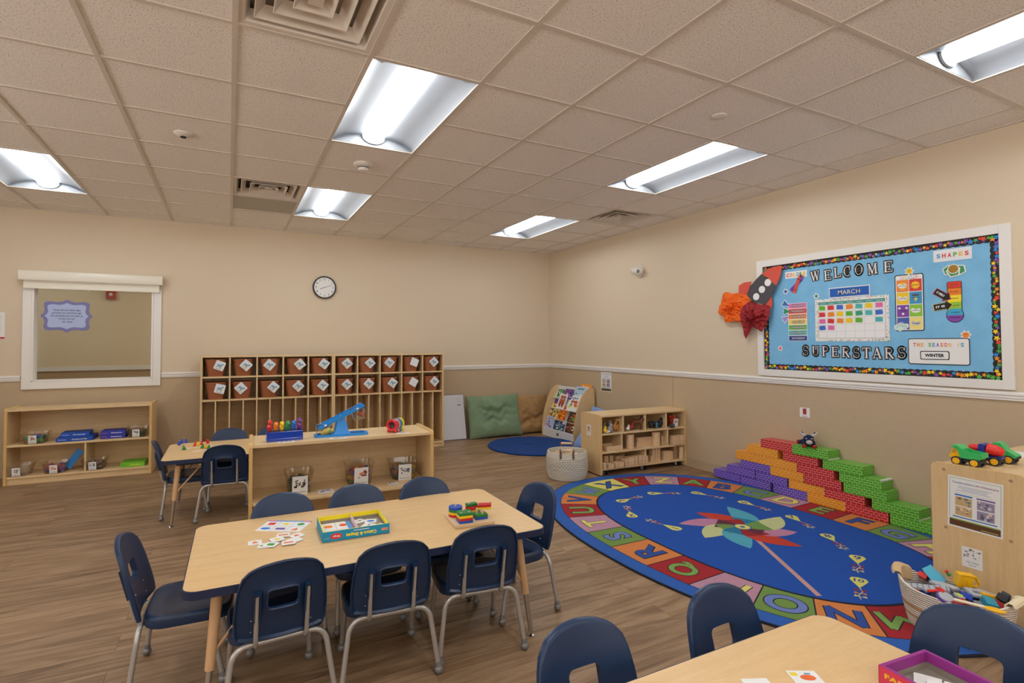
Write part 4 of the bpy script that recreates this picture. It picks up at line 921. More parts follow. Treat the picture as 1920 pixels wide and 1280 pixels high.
# little creature cutouts (plain round ones)
for (x, y, c, lab) in (*[(195,387,(30,90,180),'tiny blue creature cutout between the rocket and the crayons')], (530,437,(50,150,140),'tiny teal creature cutout on the calendar corner'), (137,1005,(236,110,150),'tiny pink creature cutout low on the left of the board')):
    t = thing('creature_cutout', lab, 'cutout', WP(*c2(x,y)), 0, 'creature cutouts on the bulletin board')
    m = MB(); m.push(FB); m.prism(star(0,0,.030,.3,.62,6),.0026,.0034,paper); m.disc(0,0,.014,.0037,flat(c)); m.disc(-.004,.003,.0025,.004,flat(BLACK),8); m.disc(.004,.003,.0025,.004,flat(BLACK),8); m.build('card', t, smooth=0)
for (x, y, c, lab) in ((205,312,(240,200,30),'yellow creature cutout standing on top of the weather chart'),(690,858,(240,140,50),'orange creature cutout standing on top of the season sign')):
    t = thing('creature_cutout', lab, 'cutout', WP(*c3(x,y)), 0, 'creature cutouts on the bulletin board')
    m = MB(); m.push(FB); m.prism(star(0,0,.036,.3,.62,7),.0004,.0012,paper); m.disc(0,0,.020,.0015,flat(c)); m.disc(-.005,.004,.003,.0018,flat(BLACK),8); m.disc(.005,.004,.003,.0018,flat(BLACK),8); m.build('card', t, smooth=0)
# weather chart
t, w, h = pinned('weather_chart', "tall TODAY'S WEATHER chart with eight coloured weather squares", 'chart', c3(80,350), c3(338,822))
m = MB(); m.push(FB); m.prism(rrect(w,h,.014),.0004,.0012,flat(BLACK)); m.prism(rrect(w*.94,h*.97,.011),.0012,.0016,paper)
for k, s in enumerate(("TODAY'S",'WEATHER')):
    for q, c in enumerate(s): m.text(c, w*(-.27+.09*q)+(0 if c != "'" else .0), h*(.455-.035*k), 1, .002, RAINB[(q+k) % 6], width=w*(.065 if c != "'" else .016), vs_=h*(.03 if c != "'" else .034), off=.03)
cells = [('partly cloudy',(240,140,60)),('sunny',(216,60,50)),('cloudy',(244,204,40)),('stormy',(60,150,200)),('snowy',(130,70,170)),('rainy',(140,200,60)),('windy',(70,100,180)),('foggy',(244,226,130))]
for k, (s, c) in enumerate(cells):
    x = (-.225+.45*(k % 2))*w; y = h*(.30-.222*(k//2)); m.rect(x,y,w*.43,h*.21,.002,flat(c))
    if k in (0,1): m.poly(star(x,y,w*.17,0,.75,9),.0022,flat((250,190,40)))
    if k in (0,2,5,7): m.disc(x,y-.004,w*.15,.0024,paper if k != 7 else flat((200,200,200)),18,w*.07); m.disc(x-.02,y+.006,w*.07,.0025,paper if k != 7 else flat((200,200,200)),14); m.disc(x+.018,y+.004,w*.06,.0026,paper if k != 7 else flat((200,200,200)),14)
    if k == 3: m.disc(x,y+.02,w*.13,.0024,flat((90,90,96)),18,w*.05); m.poly([(x+.004,y+.012),(x-.012,y-.014),(x,y-.012),(x-.004,y-.034),(x+.014,y-.004),(x+.003,y-.006)],.0026,flat((250,220,40)))
    if k == 4:
        for q in range(3): m.poly(star(x+(q-1)*.024,y+(.022,-.022,.022)[q],.012,0,.5,6),.0024,paper)
    m.text(s, x, y, 1, .003, flat((50,45,60)), width=w*.26, vs_=h*.026, off=.02)
m.build('card', t, smooth=0)
t = thing('cloud_cutout', 'white windy cloud cutout overlapping the foot of the weather chart', 'cutout', WP(*c3(140,788)))
m = MB(); m.push(FB @ Matrix.Rotation(rad(8),4,'Z'))
for k, (x, y, r_) in enumerate(((-.03,0,.022),(0,.008,.026),(.03,.002,.02),(-.012,-.014,.018),(.018,-.014,.016))): m.disc(x,y,r_,.0022+.00005*k,paper); m.disc(x,y,r_*.75,.0028+.00005*k,flat((214,238,232)))
m.line(arc(-.01,0,.02,.012,200,-20),.003,.0034,flat((90,160,150))); m.line(arc(.02,-.006,.012,.01,160,-120),.003,.0034,flat((90,160,150))); m.build('card', t, smooth=0)
# thermometer chart
a = WP(*c3(595,398)); b = WP(*c3(595,752)); hh = a.z-b.z; t = thing('thermometer_chart', 'tall rainbow thermometer chart from very hot red down to freezing purple', 'chart', (XB,(a.y+b.y)/2,(a.z+b.z)/2))
m = MB(); m.push(FB); R0 = .052; wT = .078
m.prism(rrect(wT+.008,hh-.02,.01,3,0,.01),.0004,.0010,flat(BLACK)); m.prism([(R0*math.cos(2*PI*k/28), -hh/2+R0+R0*math.sin(2*PI*k/28)) for k in range(28)],.0004,.00101,flat(BLACK))
seg = hh/6
for k, (s, c) in enumerate((('very hot',(222,60,40)),('hot',(240,130,30)),('warm',(246,226,40)),('cool',(150,200,60)),('cold',(60,170,210)))): 
    m.rect(0,hh/2-seg*(k+.5),wT,seg*(1.0 if k else .9),.0013,flat(c)); m.text(s,0,hh/2-seg*(k+.5),1,.002,flat((50,40,50)),width=wT*.6,vs_=seg*.24,off=.02)
m.poly([(R0*.92*math.cos(rad(a_)), -hh/2+R0+R0*.92*math.sin(rad(a_))) for a_ in range(0,181,12)],.0015,flat((60,170,210))); m.poly([(R0*.92*math.cos(rad(a_)), -hh/2+R0+R0*.92*math.sin(rad(a_))) for a_ in range(180,361,12)],.0015,flat((134,70,170)))
m.text('freezing',0,-hh/2+R0*.7,1,.002,flat((50,30,70)),width=R0*1.2,vs_=.013,off=.02); m.build('card', t, smooth=0)
for (x, y, a_, s, c) in ((492,517,-36,'IT FEELS',(230,80,80)),(495,612,9,'IT IS',(240,200,50))):
    t = thing('arrow_cutout', 'black arrow reading %s pointing at the thermometer chart' % s, 'cutout', WP(*c3(x,y)), 0, 'black arrows beside the thermometer')
    m = MB(); m.push(FB @ Matrix.Rotation(rad(a_),4,'Z')); ar = [(-.055,.022),(.02,.022),(.02,.036),(.056,0),(.02,-.036),(.02,-.022),(-.055,-.022)]
    m.prism([(p*1.08,q*1.1) for p, q in ar],.0022,.0028,flat(c)); m.poly(ar,.0031,flat(BLACK)); m.text(s,-.015,0,1,.0034,paper,width=.055,vs_=.02,off=.04); m.build('card', t, smooth=0)
t, w, h = pinned('sign', 'glossy vinyl sleeved SHAPES sign at the top right of the board', 'sign', c3(410,150), c3(744,192))
t.location.z += .0
m = MB(); m.push(FB); m.box((-w/2,-h/2-.008,.0003),(w/2,h/2+.008,.001), mat('glossy_card',(234,236,240),.08))
for k, c in enumerate('SHAPES'): m.text(c, w*(-.36+.146*k), 0, 1, .0013, RAINB[(4,0,0,3,2,0)[k]], width=w*.10, vs_=h*.6, off=.04)
m.build('card', t, smooth=0)
t = thing('shape_cutout', 'bundle of green white and gold round cutouts in a clear pouch', 'cutout', WP(*c3(585,300)))
gcol = flat((60,150,90))
for k, (x, y, r_, a_) in enumerate(((-.03,.0,.040,0),(.035,-.004,.042,.5),(.0,-.012,.046,.2))):
    m = MB(); m.push(FB); m.prism(star(x,y,r_,a_,.8,5),.0004+.001*k,.001+.001*k,paper); m.poly(star(x,y,r_*.8,a_,.8,5),.0012+.001*k,gcol); m.build('shape', t, smooth=0)
m = MB(); m.push(FB); m.prism([(.034*math.cos(2*PI*k/24),.006+.034*math.sin(2*PI*k/24)) for k in range(24)],.0036,.0044,paper); m.disc(0,.006,.029,.0046,mat('gold_foil',(170,130,50),.25,.5),24); m.build('shape', t, smooth=0)
# season sign
t, w, h = pinned('season_sign', 'white sign reading THE SEASON IS WINTER at the lower right of the board', 'sign', c3(195,888), c3(730,1122))
m = MB(); m.push(FB); m.prism(rrect(w,h,.016),.0004,.0016,flat(BLACK)); m.prism(rrect(w*.975,h*.94,.013),.0016,.002,paper)
s = 'THE SEASON IS'
for k, c in enumerate(s):
    if c != ' ': m.text(c, w*(-.385+.0645*k), h*.25, 1, .0024, RAINB[(0,1,2,0,3,4,5,1,0,2,3,2,4)[k]], width=w*(.048 if c != 'I' else .01), vs_=h*.2, off=.03)
m.build('card', t, smooth=0)
m = MB(); m.push(FB @ Matrix.Translation((-.02,-h*.15,0))); m.prism(rrect(w*.48,h*.33,.01),.0022,.003,flat(BLACK)); m.prism(rrect(w*.45,h*.27,.008),.003,.0034,paper); m.text('WINTER',0,0,1,.0038,flat((40,40,44)),width=w*.32,vs_=h*.16,off=.05); m.build('word_card', t, smooth=0)
# rocket cutout with tissue paper flames
o3 = WP(1430,560); rk_t = thing('rocket_cutout', 'paper rocket with red nose and tissue flames on the board corner', 'cutout', (XB,o3.y,o3.z))
def RL(X, Y): p = on_x(*c1(X,Y), XB-.02); return (-(p.y-o3.y), p.z-o3.z)
redp = flat((214,84,66)); gry = flat((74,72,78))
def paperpart(nm, pts, z, mt, circles=()):
    m = MB(); m.push(FB); m.prism([RL(*p) for p in pts], z, z+.0012, mt)
    for (x, y) in circles: cx, cy = RL(x,y); m.disc(cx,cy,.034,z+.0016,paper,24)
    return m.build(nm, rk_t, smooth=0)
paperpart('nose_cone', [(325,370),(355,345),(400,325),(448,318),(446,350),(436,395),(415,440),(395,425),(365,395)], .034, redp)
paperpart('rocket_body', [(325,370),(290,405),(255,450),(240,490),(234,515),(280,540),(350,555),(375,520),(400,475),(415,440),(370,410)], .036, gry, ((364,422),(328,464),(293,508)))
paperpart('fin', [(262,415),(215,422),(185,440),(183,490),(234,495),(250,450)], .030, redp)
paperpart('fin', [(384,505),(390,540),(386,580),(352,560),(345,545)], .031, redp)
def tissue(nm, pts, z, mt, seed, label):
    r = random.Random(seed); P_ = [Vector(RL(*p)) for p in pts]; c = sum(P_, Vector((0,0)))/len(P_); n = 40
    rs_ = resample([tuple(p) for p in P_], tuple(c), n); m = MB(); m.push(FB); L = []
    for f in (1,.88,.74,.6,.46,.32,.18,.05):
        L.append([(c.x+(x-c.x)*f*(1+r.uniform(-.04,.04)), c.y+(y-c.y)*f*(1+r.uniform(-.04,.04)), z+r.uniform(0,.05)*(1.15-f)+r.uniform(0,.012)+.02) for x, y in rs_])
    m.ring(L, mt, True, False, True); o = m.build(nm, rk_t, smooth=0); s = o.modifiers.new('s','SOLIDIFY'); s.thickness = .0008; o['label'] = label
tissue('tissue_flame', [(95,475),(150,490),(205,488),(250,505),(262,535),(205,640),(205,668),(160,655),(102,670),(95,630),(58,612),(75,560)], .012, mat('tissue_orange',(238,104,16),.7), 4, 'orange crumpled tissue paper')
tissue('tissue_flame', [(255,530),(300,550),(386,562),(380,640),(350,690),(336,728),(290,695),(275,690),(255,745),(232,764),(215,690),(200,620),(215,570)], .026, mat('tissue_red',(150,28,36),.7), 9, 'dark red crumpled tissue paper')
# ================================================================== BINS, GAMES AND SMALL THINGS
def rndbits(m, n, box, pal, size, r, shapes='bs'):
    (x0,y0,z0),(x1,y1,z1) = box
    for k in range(n):
        f = (k+.5)/n; c = (r.uniform(x0,x1), r.uniform(y0,y1), z0+(z1-z0)*f); s = size*r.uniform(.7,1.2); mt = flat(r.choice(pal))
        if r.random() < .5 and 's' in shapes: m.ball(c, s*.6, mt, 8, 5)
        else: m.box((c[0]-s/2,c[1]-s*.4,c[2]-s*.35),(c[0]+s/2,c[1]+s*.4,c[2]+s*.35), mt, Euler((r.uniform(-.6,.6),r.uniform(-.6,.6),r.uniform(0,3))).to_matrix().to_4x4())
def clear_bin(label, loc, rz, w, d, h, pic, heap=None, heaplab='', seed=0, text='', cardh=None, group='clear plastic sorting bins'):
    t = thing('clear_bin', label, 'plastic bin', loc, rz, group); m = MB(); L = []
    for f, z, q in ((.80,.0005,0),(.82,.002,0),(1,h-.004,0),(1.09,h-.003,0),(1.10,h,0),(.985,h-.0005,0),(.80,.004,0)):
        L.append([(x*1,y*1,z) for x, y in srect(w*f, d*(f+.04), 32, 6)])
    m.ring(L, clear, True, True, True); m.build('bin_body', t, smooth=35)
    r = random.Random(seed); ch = cardh or h*.78; cw_ = ch*.78
    m = MB(); m.push(wallframe((0,-d*.485,h*.44),(1,0,0),(0,-.12,1))); m.box((-cw_/2,-ch/2,0),(cw_/2,ch/2,.0009), paper)
    for k in range(14): m.rect(r.uniform(-.3,.3)*cw_, r.uniform(-.08,.32)*ch, cw_*r.uniform(.08,.25), ch*r.uniform(.04,.12), .0012+.00002*k, flat(r.choice(pic)), r.uniform(-.7,.7))
    m.text(text, 0, -ch*.36, 1, .0012, flat((50,50,54)), width=cw_*.8, vs_=ch*.11) if text else m.rect(0,-ch*.36,cw_*.7,ch*.05,.0012,flat((110,110,114)))
    m.build('picture_card', t, smooth=0)
    if heap:
        m = MB(); rndbits(m, 70, ((-w*.33,-d*.34,.014),(w*.33,d*.34,h*(1.1 if seed == 31 else .62))), heap, w*.16, r); o = m.build('toy_heap', None, loc, rz, smooth=35); tag(o, heaplab, 'small toys', None, 'stuff')
    return t
PR = {'multi':[(210,50,50),(50,110,200),(240,190,40),(70,160,80),(150,70,160)],'brown':[(110,80,60),(70,54,44),(150,120,90),(54,44,40)],'red':[(200,50,50),(230,120,100),(120,60,60)],'orange':[(226,120,40),(240,150,60),(200,90,30)],'grey':[(120,120,124),(80,80,84),(170,170,170)],'green':[(40,70,44),(60,90,50),(30,44,34),(90,110,80)]}
# mid shelf: three clear bins on its lower shelf
zl = .373
clear_bin('clear bin of pine cones and moss labelled Nature Figures on the mid room shelf', (.425,1.245,zl), -.04, .175,.22,.135, PR['brown'], PR['green'], 'dark green moss and cones heaped in the Nature Figures bin', 1, 'Nature Figures', .125)
clear_bin('clear bin with a red picture card, middle of the mid room shelf', (.838,1.285,zl), -.04, .19,.22,.145, PR['red'], [(90,150,50),(140,50,130),(220,90,60),(90,60,150),(220,190,60)], 'purple green and red rubber blocks heaped in the middle bin', 2, 'Bristle Blocks', .125)
clear_bin('clear bin of measuring toys at the right end of the mid room shelf', (1.165,1.285,zl), -.12, .20,.22,.125, PR['grey']+[(120,140,170)], [(150,90,60),(180,110,90),(90,140,190),(200,170,60),(120,70,50)], 'brown and pink measuring toys piled in the right hand bin', 3, 'Measuring tool kit', .12)
def flatcard(label, loc, rz, w=.11, d=.05, seed=0, tip=.0, group='picture cards taped to the mid room shelf'):
    r = random.Random(seed); m = MB(); m.box((-w/2,-d/2,.0002),(w/2,d/2,.0012), paper)
    for k in range(8): m.rect(r.uniform(-.35,.35)*w, r.uniform(-.1,.35)*d, w*.14, d*.16, .0014+.00002*k, flat(r.choice(PR['grey']+[(150,90,120),(70,90,160)])), r.uniform(-1,1))
    return tag(m.build('label_card', None, loc, rz, smooth=0), label, 'label card', group)
ztop = .7362
flatcard('small picture card lying before the blue six peg stand', (.33,1.088,ztop), -.04, .10,.05, 1); flatcard('small picture card lying before the blue balance scale', (.652,1.072,ztop), -.04, .11,.045, 2); flatcard('small picture card lying before the row of ring magnifiers', (1.10,1.062,ztop), -.04, .09,.04, 3)
flatcard('white picture card curling over the shelf edge beside the Nature Figures bin', (.585,1.135,zl+.0005), -.1, .10,.10, 4); flatcard('picture card lying left of the measuring toys bin', (1.045,1.12,zl+.0005), -.04, .07,.06, 5)
# blue stand with six coloured figures
t = thing('peg_stand', 'blue stand holding six bright rounded figures on the mid room shelf', 'toy stand', (.324,1.16,ztop), .03)
bs = mat('blue_gloss', (16,62,176), .12, coat=.6); m = MB(); m.box((-.112,-.032,0),(.112,.032,.062), bs); m.box((-.114,-.034,.014),(.114,.034,.018), bs); m.build('base', t, smooth=0, bevel=.003)
m = MB(); m.box((-.111,-.031,.0622),(.111,.031,.074), mat('clear_blue',(190,200,235), kind='clear', alpha=.9)); m.build('clear_top', t, smooth=0)
for k, (c, hh) in enumerate((((224,40,36),.135),((246,132,30),.12),((248,206,20),.122),((40,150,80),.122),((24,110,210),.124),((130,44,150),.136))):
    x = -.092+.037*k; mt = mat('gloss_%d_%d_%d' % c, c, .15, coat=.5); m = MB(); m.cyl((x,0,.06),(x,0,.085),.013,mt,n=14); m.ball((x,0,.093),.017,mt,14,10,(1,.9,1)); m.ball((x+.002,-.004,hh-.010),.0155,mt,14,10,(1,.9,1)); m.ball((x+.006,-.016,hh-.016),.007,mt,8,6)
    o = m.build('figure', t); voxel(o, .003, 3)
# balance scale
t = thing('balance_scale', 'bright blue tilted balance scale with clear buckets on the mid room shelf', 'balance scale', (.695,1.19,ztop), -.08)
bl = mat('scale_blue', (24,140,226), .28); m = MB()
out = rrect(.36,.12,.03,5); inn = rrect(.32,.085,.022,5); m.ring([[(x,y,z) for x, y in p] for p, z in ((out,0),(out,.014),(inn,.014),(inn,0),(out,0))], bl); m.build('base', t, smooth=40)
m = MB()
m.ring([[(x*wx, y*wy, z) for x, y in ((-1,-1),(1,-1),(1,1),(-1,1))] for wx, wy, z in ((.07,.055,.004),(.045,.045,.03),(.030,.034,.10),(.022,.03,.125))], bl, True, True, True)
for s in (-1,1): m.cyl((0,s*.0305,.113),(0,s*.036,.113),.007,chrome)
m.build('tower', t, smooth=30, bevel=.002)
AM = Matrix.Translation((0,0,.128)) @ Matrix.Rotation(rad(-26),4,'Y')
m = MB(); m.push(AM)
for s in (-1,1): m.box((-.168,s*.048-.006,-.006),(.168,s*.048+.006,.016), bl)
for x in (-.13,0,.13): m.box((x-.006,-.045,-.002),(x+.006,.045,.008), bl)
m.build('beam', t, smooth=0, bevel=.002)
for s, lab in ((-1,'clear bucket'),(1,'clear bucket')):
    p = AM @ Vector((s*.125,0,.004)); m = MB(); m.push(Matrix.Translation(p) @ Matrix.Rotation(rad(-8*s),4,'Y')); L = []
    for f, z in ((.62,-.085),(.72,-.080),(1.0,0),(1.03,.001),(.97,.002),(.68,-.077),(.6,-.08)): L.append([(x,y,z) for x, y in srect(.115*f,.085*f,28,4)])
    m.ring(L, clear, True, True, True); m.build('bucket', t, smooth=40)
    m = MB(); m.push(AM); m.box((s*.118-.008,-.056,.0),(s*.118+.008,-.0545,.010), paper); m.build('catch', t, smooth=0)
M_ = Matrix.Translation((.695,1.19,ztop)) @ Matrix.Rotation(-.08,4,'Z')
m = MB(); m.tube([(-.045,0,-.008),(-.02,0,.004),(.01,0,.012),(.04,0,.010)],[.010,.020,.020,.008],mat('sponge_yellow',(240,224,96),.8),12)
p = M_ @ (AM @ Vector((-.125,0,-.055))); tag(m.build('toy_banana', None, p, -.08), 'yellow toy banana in the lower bucket of the balance scale', 'toy')
m = MB(); r = random.Random(5)
for k in range(7): m.ball((r.uniform(-.02,.02),r.uniform(-.014,.014),r.uniform(0,.012)),.011,mat('terracotta',(186,96,66),.7),8,6)
p = M_ @ (AM @ Vector((.125,0,-.06))); tag(m.build('toy_nut', None, p, 0), 'reddish brown toy lump in the raised bucket of the balance scale', 'toy')
# ring magnifiers standing in a row
nd = Vector((.70,.71,0)); px0 = Vector((1.035,1.115,ztop)); protoR = None
for k, (c, nm) in enumerate((((226,28,28),'red'),((130,50,150),'purple'),((244,122,30),'orange'),((40,100,210),'blue'),((30,150,80),'green'),((250,214,20),'yellow'))):
    t = thing('ring_magnifier', '%s ring magnifier standing on two feet, %s in its row' % (nm, ('front','second','third','fourth','fifth','rearmost')[k]), 'magnifier', px0+nd*(.021*k), math.atan2(nd.y,nd.x)-PI/2, 'rainbow ring magnifiers')
    mt = mat('gloss_%d_%d_%d' % c, c, .15, coat=.5); m = MB(); m.push(wallframe((0,0,.053),(1,0,0)))
    for z0, z1 in ((-.008,.008),):
        o_ = [(.041*math.cos(2*PI*i/32), .041*math.sin(2*PI*i/32)) for i in range(32)]; i_ = [(.026*math.cos(2*PI*i/32), .026*math.sin(2*PI*i/32)) for i in range(32)]
        m.ring([[(x,y,z) for x, y in p] for p, z in ((o_,z0),(o_,z1),(i_,z1),(i_,z0),(o_,z0))], mt)
    m.pop()
    for s in (-1,1): m.tube([(s*.022,0,.022),(s*.030,0,.010),(s*.036,0,.006)],[.011,.009,.006],mt,10)
    m.build('rim', t, smooth=40, bevel=.002)
    m = MB(); m.push(wallframe((0,0,.053),(1,0,0))); m.disc(0,0,.0262,0,mat('lens_clear',(225,225,235),kind='clear',alpha=.9),28); m.build('lens', t, smooth=0)
# ------------------------------------------------------------------ shelf under the window
def LS(px, z, y=4.24): p = on_y(px, 800, y); return Vector((p.x, y-.0326*(p.x+1.9468), z))
zt, zb = .3865, .0805
clear_bin('clear bin with red picture card at the left of the window shelf, upper level', LS(68,zt,4.26), -.03, .20,.2,.105, PR['red']+PR['grey'], PR['multi'], 'bright linking toys heaped in the upper left bin', 11)
clear_bin('clear bin with a dark picture card at the right of the window shelf, upper level', LS(259,zt,4.26), -.03, .19,.2,.105, PR['brown']+[(60,60,140)], [(110,60,50),(60,90,60),(140,110,90)], 'brown and green toys heaped in the upper right bin', 12)
clear_bin('nearly empty clear bin at the lower left of the window shelf', LS(39,zb,4.25), -.03, .21,.2,.105, PR['grey'], None, '', 13)
clear_bin('clear bin with an orange picture card and a blue board leaning in it', LS(108,zb,4.25), -.03, .20,.2,.105, PR['orange'], [(190,80,70),(110,90,160),(200,120,90)], 'red and purple pieces heaped in the bin with the orange card', 14)
clear_bin('clear bin with grey picture card right of the lower shelf divider', LS(180,zb,4.25), -.03, .21,.2,.105, PR['grey'], [(130,100,90),(170,150,140),(100,80,90)], 'grey brown pieces heaped in the bin right of the divider', 15)
p = LS(128,zb+.03,4.26); m = MB(); m.box((-.035,-.004,0),(.035,.004,.20), mat('lid_blue',(34,130,206),.4)); o = m.build('toy_board', None, p, 0, smooth=0, bevel=.002); o.rotation_euler = (rad(-8), rad(32), 0); tag(o, 'slim blue board sticking up out of a bin on the window shelf', 'toy board')
def gamebox(label, loc, rz, w, d, h, c, c2_, c3_, group, txt=('game','of patterns')):
    t = thing('game_box', label, 'game box', loc, rz, group); m = MB(); m.box((-w/2,-d/2,.0003),(w/2,d/2,h), flat(c)); m.build('carton', t, smooth=0, bevel=.0015)
    m = MB(); m.push(wallframe((0,-d/2-.0008,h/2),(1,0,0))); m.text(txt[0], -w*.33, 0, 1, 0, flat(c3_), width=w*.22, vs_=h*.28, off=.02); m.text(txt[1], w*.14, 0, 1, 0, flat(c2_), width=w*.42, vs_=h*.38, off=.03); m.build('lettering', t, smooth=0); return t
blu = (24,74,170)
G_ = 'boxed games on the window shelf'
gamebox('large blue game box, bottom one of the taller stack under the window', LS(147,zt,4.30), -.03, .30,.24,.042, blu,(240,240,244),(220,230,250), G_, ('Inset','Construct Set'))
gamebox('blue game box, top one of the taller stack under the window', LS(146,zt+.042,4.31), .03, .235,.20,.042, (28,84,184),(240,240,244),(200,220,250), G_, ('Fun','Dominoes'))
gamebox('indigo game box, bottom one of the right stack under the window', LS(217,zt,4.30), -.03, .215,.2,.04, (44,52,160),(236,236,244),(222,110,140), G_, ('Fun','Patterns'))
gamebox('indigo game box, top one of the right stack under the window', LS(217,zt+.04,4.30), -.02, .215,.2,.04, (50,60,170),(236,236,244),(222,110,140), G_, ('Fun','Patterns'))
gamebox('lime green game box lying at the lower right of the window shelf', LS(254,zb,4.28), -.03, .215,.22,.045, (120,196,50),(250,230,60),(60,120,40), G_, ('Game','Puzzle'))
# ------------------------------------------------------------------ long table
TZ = .5003
def shapes_card(m, w, h, z, items, cols, rows):
    m.box((-w/2,-h/2,z),(w/2,h/2,z+.0012), paper); z += .0015
    for k in range(1, cols): m.rect(-w/2+w*k/cols,0,.0012,h,z,flat((90,120,190)))
    for k in range(1, rows): m.rect(0,-h/2+h*k/rows,w,.0012,z,flat((90,120,190)))
    for k, (s, c) in enumerate(items):
        x = -w/2+w/cols*(k % cols+.5); y = h/2-h/rows*(k//cols+.5); f = flat(c); q = min(w/cols,h/rows)
        if s == 'sq': m.rect(x,y,q*.52,q*.5,z,f)
        elif s == 'rec': m.rect(x,y,q*.7,q*.36,z,f)
        elif s == 'st': m.poly(star(x,y,q*.34),z,f)
        elif s == 'o': m.disc(x,y,q*.27,z,f,24)
        elif s == 'el': m.disc(x,y,q*.36,z,f,24,q*.22)
        elif s == 'tr': m.poly([(x-q*.3,y-q*.22),(x+q*.22,y-q*.26),(x+q*.1,y+q*.24)],z,f)
t = thing('game_board', 'white game board card with six coloured shapes lying on the long table', 'game card', (.235,.135,TZ), rad(-30))
m = MB(); m.push(Matrix.Translation((0,-.008,0))); shapes_card(m, .215, .130, 0, [('sq',(216,44,40)),('st',(240,216,20)),('o',(52,160,60)),('el',(30,120,214)),('rec',(110,70,170)),('tr',(240,110,40))], 3, 2); m.pop()
m.box((-.1075,.057,0),(.1075,.073,.0012), flat((70,150,220))); m.rect(-.085,.065,.04,.012,.0015,flat((226,120,170))); m.rect(.085,.065,.04,.012,.0015,flat((226,120,170))); m.text('Colors and Shapes',0,.065,1,.0016,paper,width=.12,vs_=.010); m.build('card', t, smooth=0)
CD = [(478,1017.5,'st',(236,106,30),25,.0),(497,1023,'rec',(70,160,60),10,.0008),(508,1021,'sq',(60,160,50),-8,.0026),(519.5,1011,'st',(244,214,20),35,.0044),(531,1003,'rec',(238,120,30),15,.002),(556,1004,'st',(236,100,30),-40,.0008),(541,1017,'rec',(240,110,30),22,.0038),(553,1012,'o',(214,214,222),50,.0016)]
for k, (x, y, s, c, a, dz) in enumerate(CD):
    p = on_z(x, y, TZ+dz); nm = {'st':'star','rec':'bar','sq':'square','o':'blank'}[s]
    lab = ['card with an orange star, leftmost of the loose shape cards','half covered card with a green bar at the pile front','card with a green square at the front of the loose card pile','card with a yellow star on top of the card pile','card with an orange bar just under the board','card with an orange star, rightmost of the loose cards','card with an orange bar at the right front of the pile','blank corner card under the right edge of the pile'][k]
    t = thing('shape_card', lab, 'game card', p, rad(a-25), 'loose shape cards on the long table'); m = MB(); m.prism(rrect(.056,.056,.006,3), .0002, .0016, paper, flat((190,190,196))); m.push(Matrix.Translation((0,0,.0018)))
    f = flat(c)
    if s == 'st': m.poly(star(0,0,.017),0,f)
    elif s == 'rec': m.rect(0,0,.040,.014,0,f)
    elif s == 'sq': m.rect(0,0,.030,.024,0,f)
    m.build('card', t, smooth=0)
# open game box
t = thing('game_box', 'open Colors and Shapes game box with yellow rim on the long table', 'game box', (.516,-.070,TZ), -.037)
w, d, h = .295, .228, .045; te = flat((18,146,190)); ye = flat((244,222,20)); gi = flat((150,140,128))
m = MB(); e = .006
m.box((-w/2,-d/2,0),(w/2,d/2,.002), gi)
for lo, hi in (((-w/2,-d/2,0),(w/2,-d/2+.002,h)),((-w/2,d/2-.002,0),(w/2,d/2,h)),((-w/2,-d/2,0),(-w/2+.002,d/2,h)),((w/2-.002,-d/2,0),(w/2,d/2,h))): m.box(lo,hi,te)
m.build('carton', t, smooth=0)
m = MB()
for lo, hi in (((-w/2+.002,-d/2+.002,.026),(w/2-.002,-d/2+e,h+.0006)),((-w/2+.002,d/2-e,.026),(w/2-.002,d/2-.002,h+.0006)),((-w/2+.002,-d/2+e,.026),(-w/2+e,d/2-e,h+.0006)),((w/2-e,-d/2+e,.026),(w/2-.002,d/2-e,h+.0006))): m.box(lo,hi,ye)
m.build('yellow_liner', t, smooth=0)
m = MB(); m.box((-w/2+e,-d/2+e,.0022),(w/2-e,d/2-e,.012), gi); m.build('tray', t, smooth=0); m = MB(); [m.box(lo_,hi_,gi) for lo_, hi_ in (((-w/2+.002,-d/2+.002,.003),(w/2-.002,-d/2+e,.0255)),((-w/2+.002,d/2-e,.003),(w/2-.002,d/2-.002,.0255)),((-w/2+.002,-d/2+e,.003),(-w/2+e,d/2-e,.0255)),((w/2-e,-d/2+e,.003),(w/2-.002,d/2-e,.0255)))]; m.build('inner_wall', t, smooth=0); m = MB(); m.box((.008,-d/2+e,.012),(.011,d/2-e,.040), flat((232,206,214))); m.build('divider', t, smooth=0)
m = MB(); m.push(wallframe((0,-d/2-.0006,h/2),(1,0,0)) @ Matrix.Rotation(PI,4,'Z')); m.text('Colors & Shapes',-.02,.002,1,0,ye,width=.135,vs_=.020,off=.04); m.disc(.09,0,.026,0,flat((216,60,60)),24,.013); m.text('Bingo',.09,0,1,.0004,paper,width=.03,vs_=.010,off=.03); m.rect(-.125,0,.03,.012,0,flat((220,150,120))); m.text('Ages 3 & Up',.132,.006,1,.0002,paper,width=.022,vs_=.006); m.rect(-.02,-.014,.07,.003,0,paper); m.build('lettering', t, smooth=0)
m = MB(); m.push(Matrix.Translation((.516-.070,-.070,TZ+.0124)) @ Matrix.Rotation(-.037,4,'Z')); shapes_card(m, .135, .205, 0, [('sq',(246,130,20)),('o',(232,80,30)),('o',(80,176,60)),('tr',(120,80,180))], 2, 2); m.rect(.06,0,.02,.2,.0017,flat((80,150,220))); m.rect(.06,-.04,.02,.05,.0019,flat((230,110,170)))
tag(m.build('game_board', smooth=0), 'white shapes board card lying in the left half of the game box', 'game card')
r = random.Random(6)
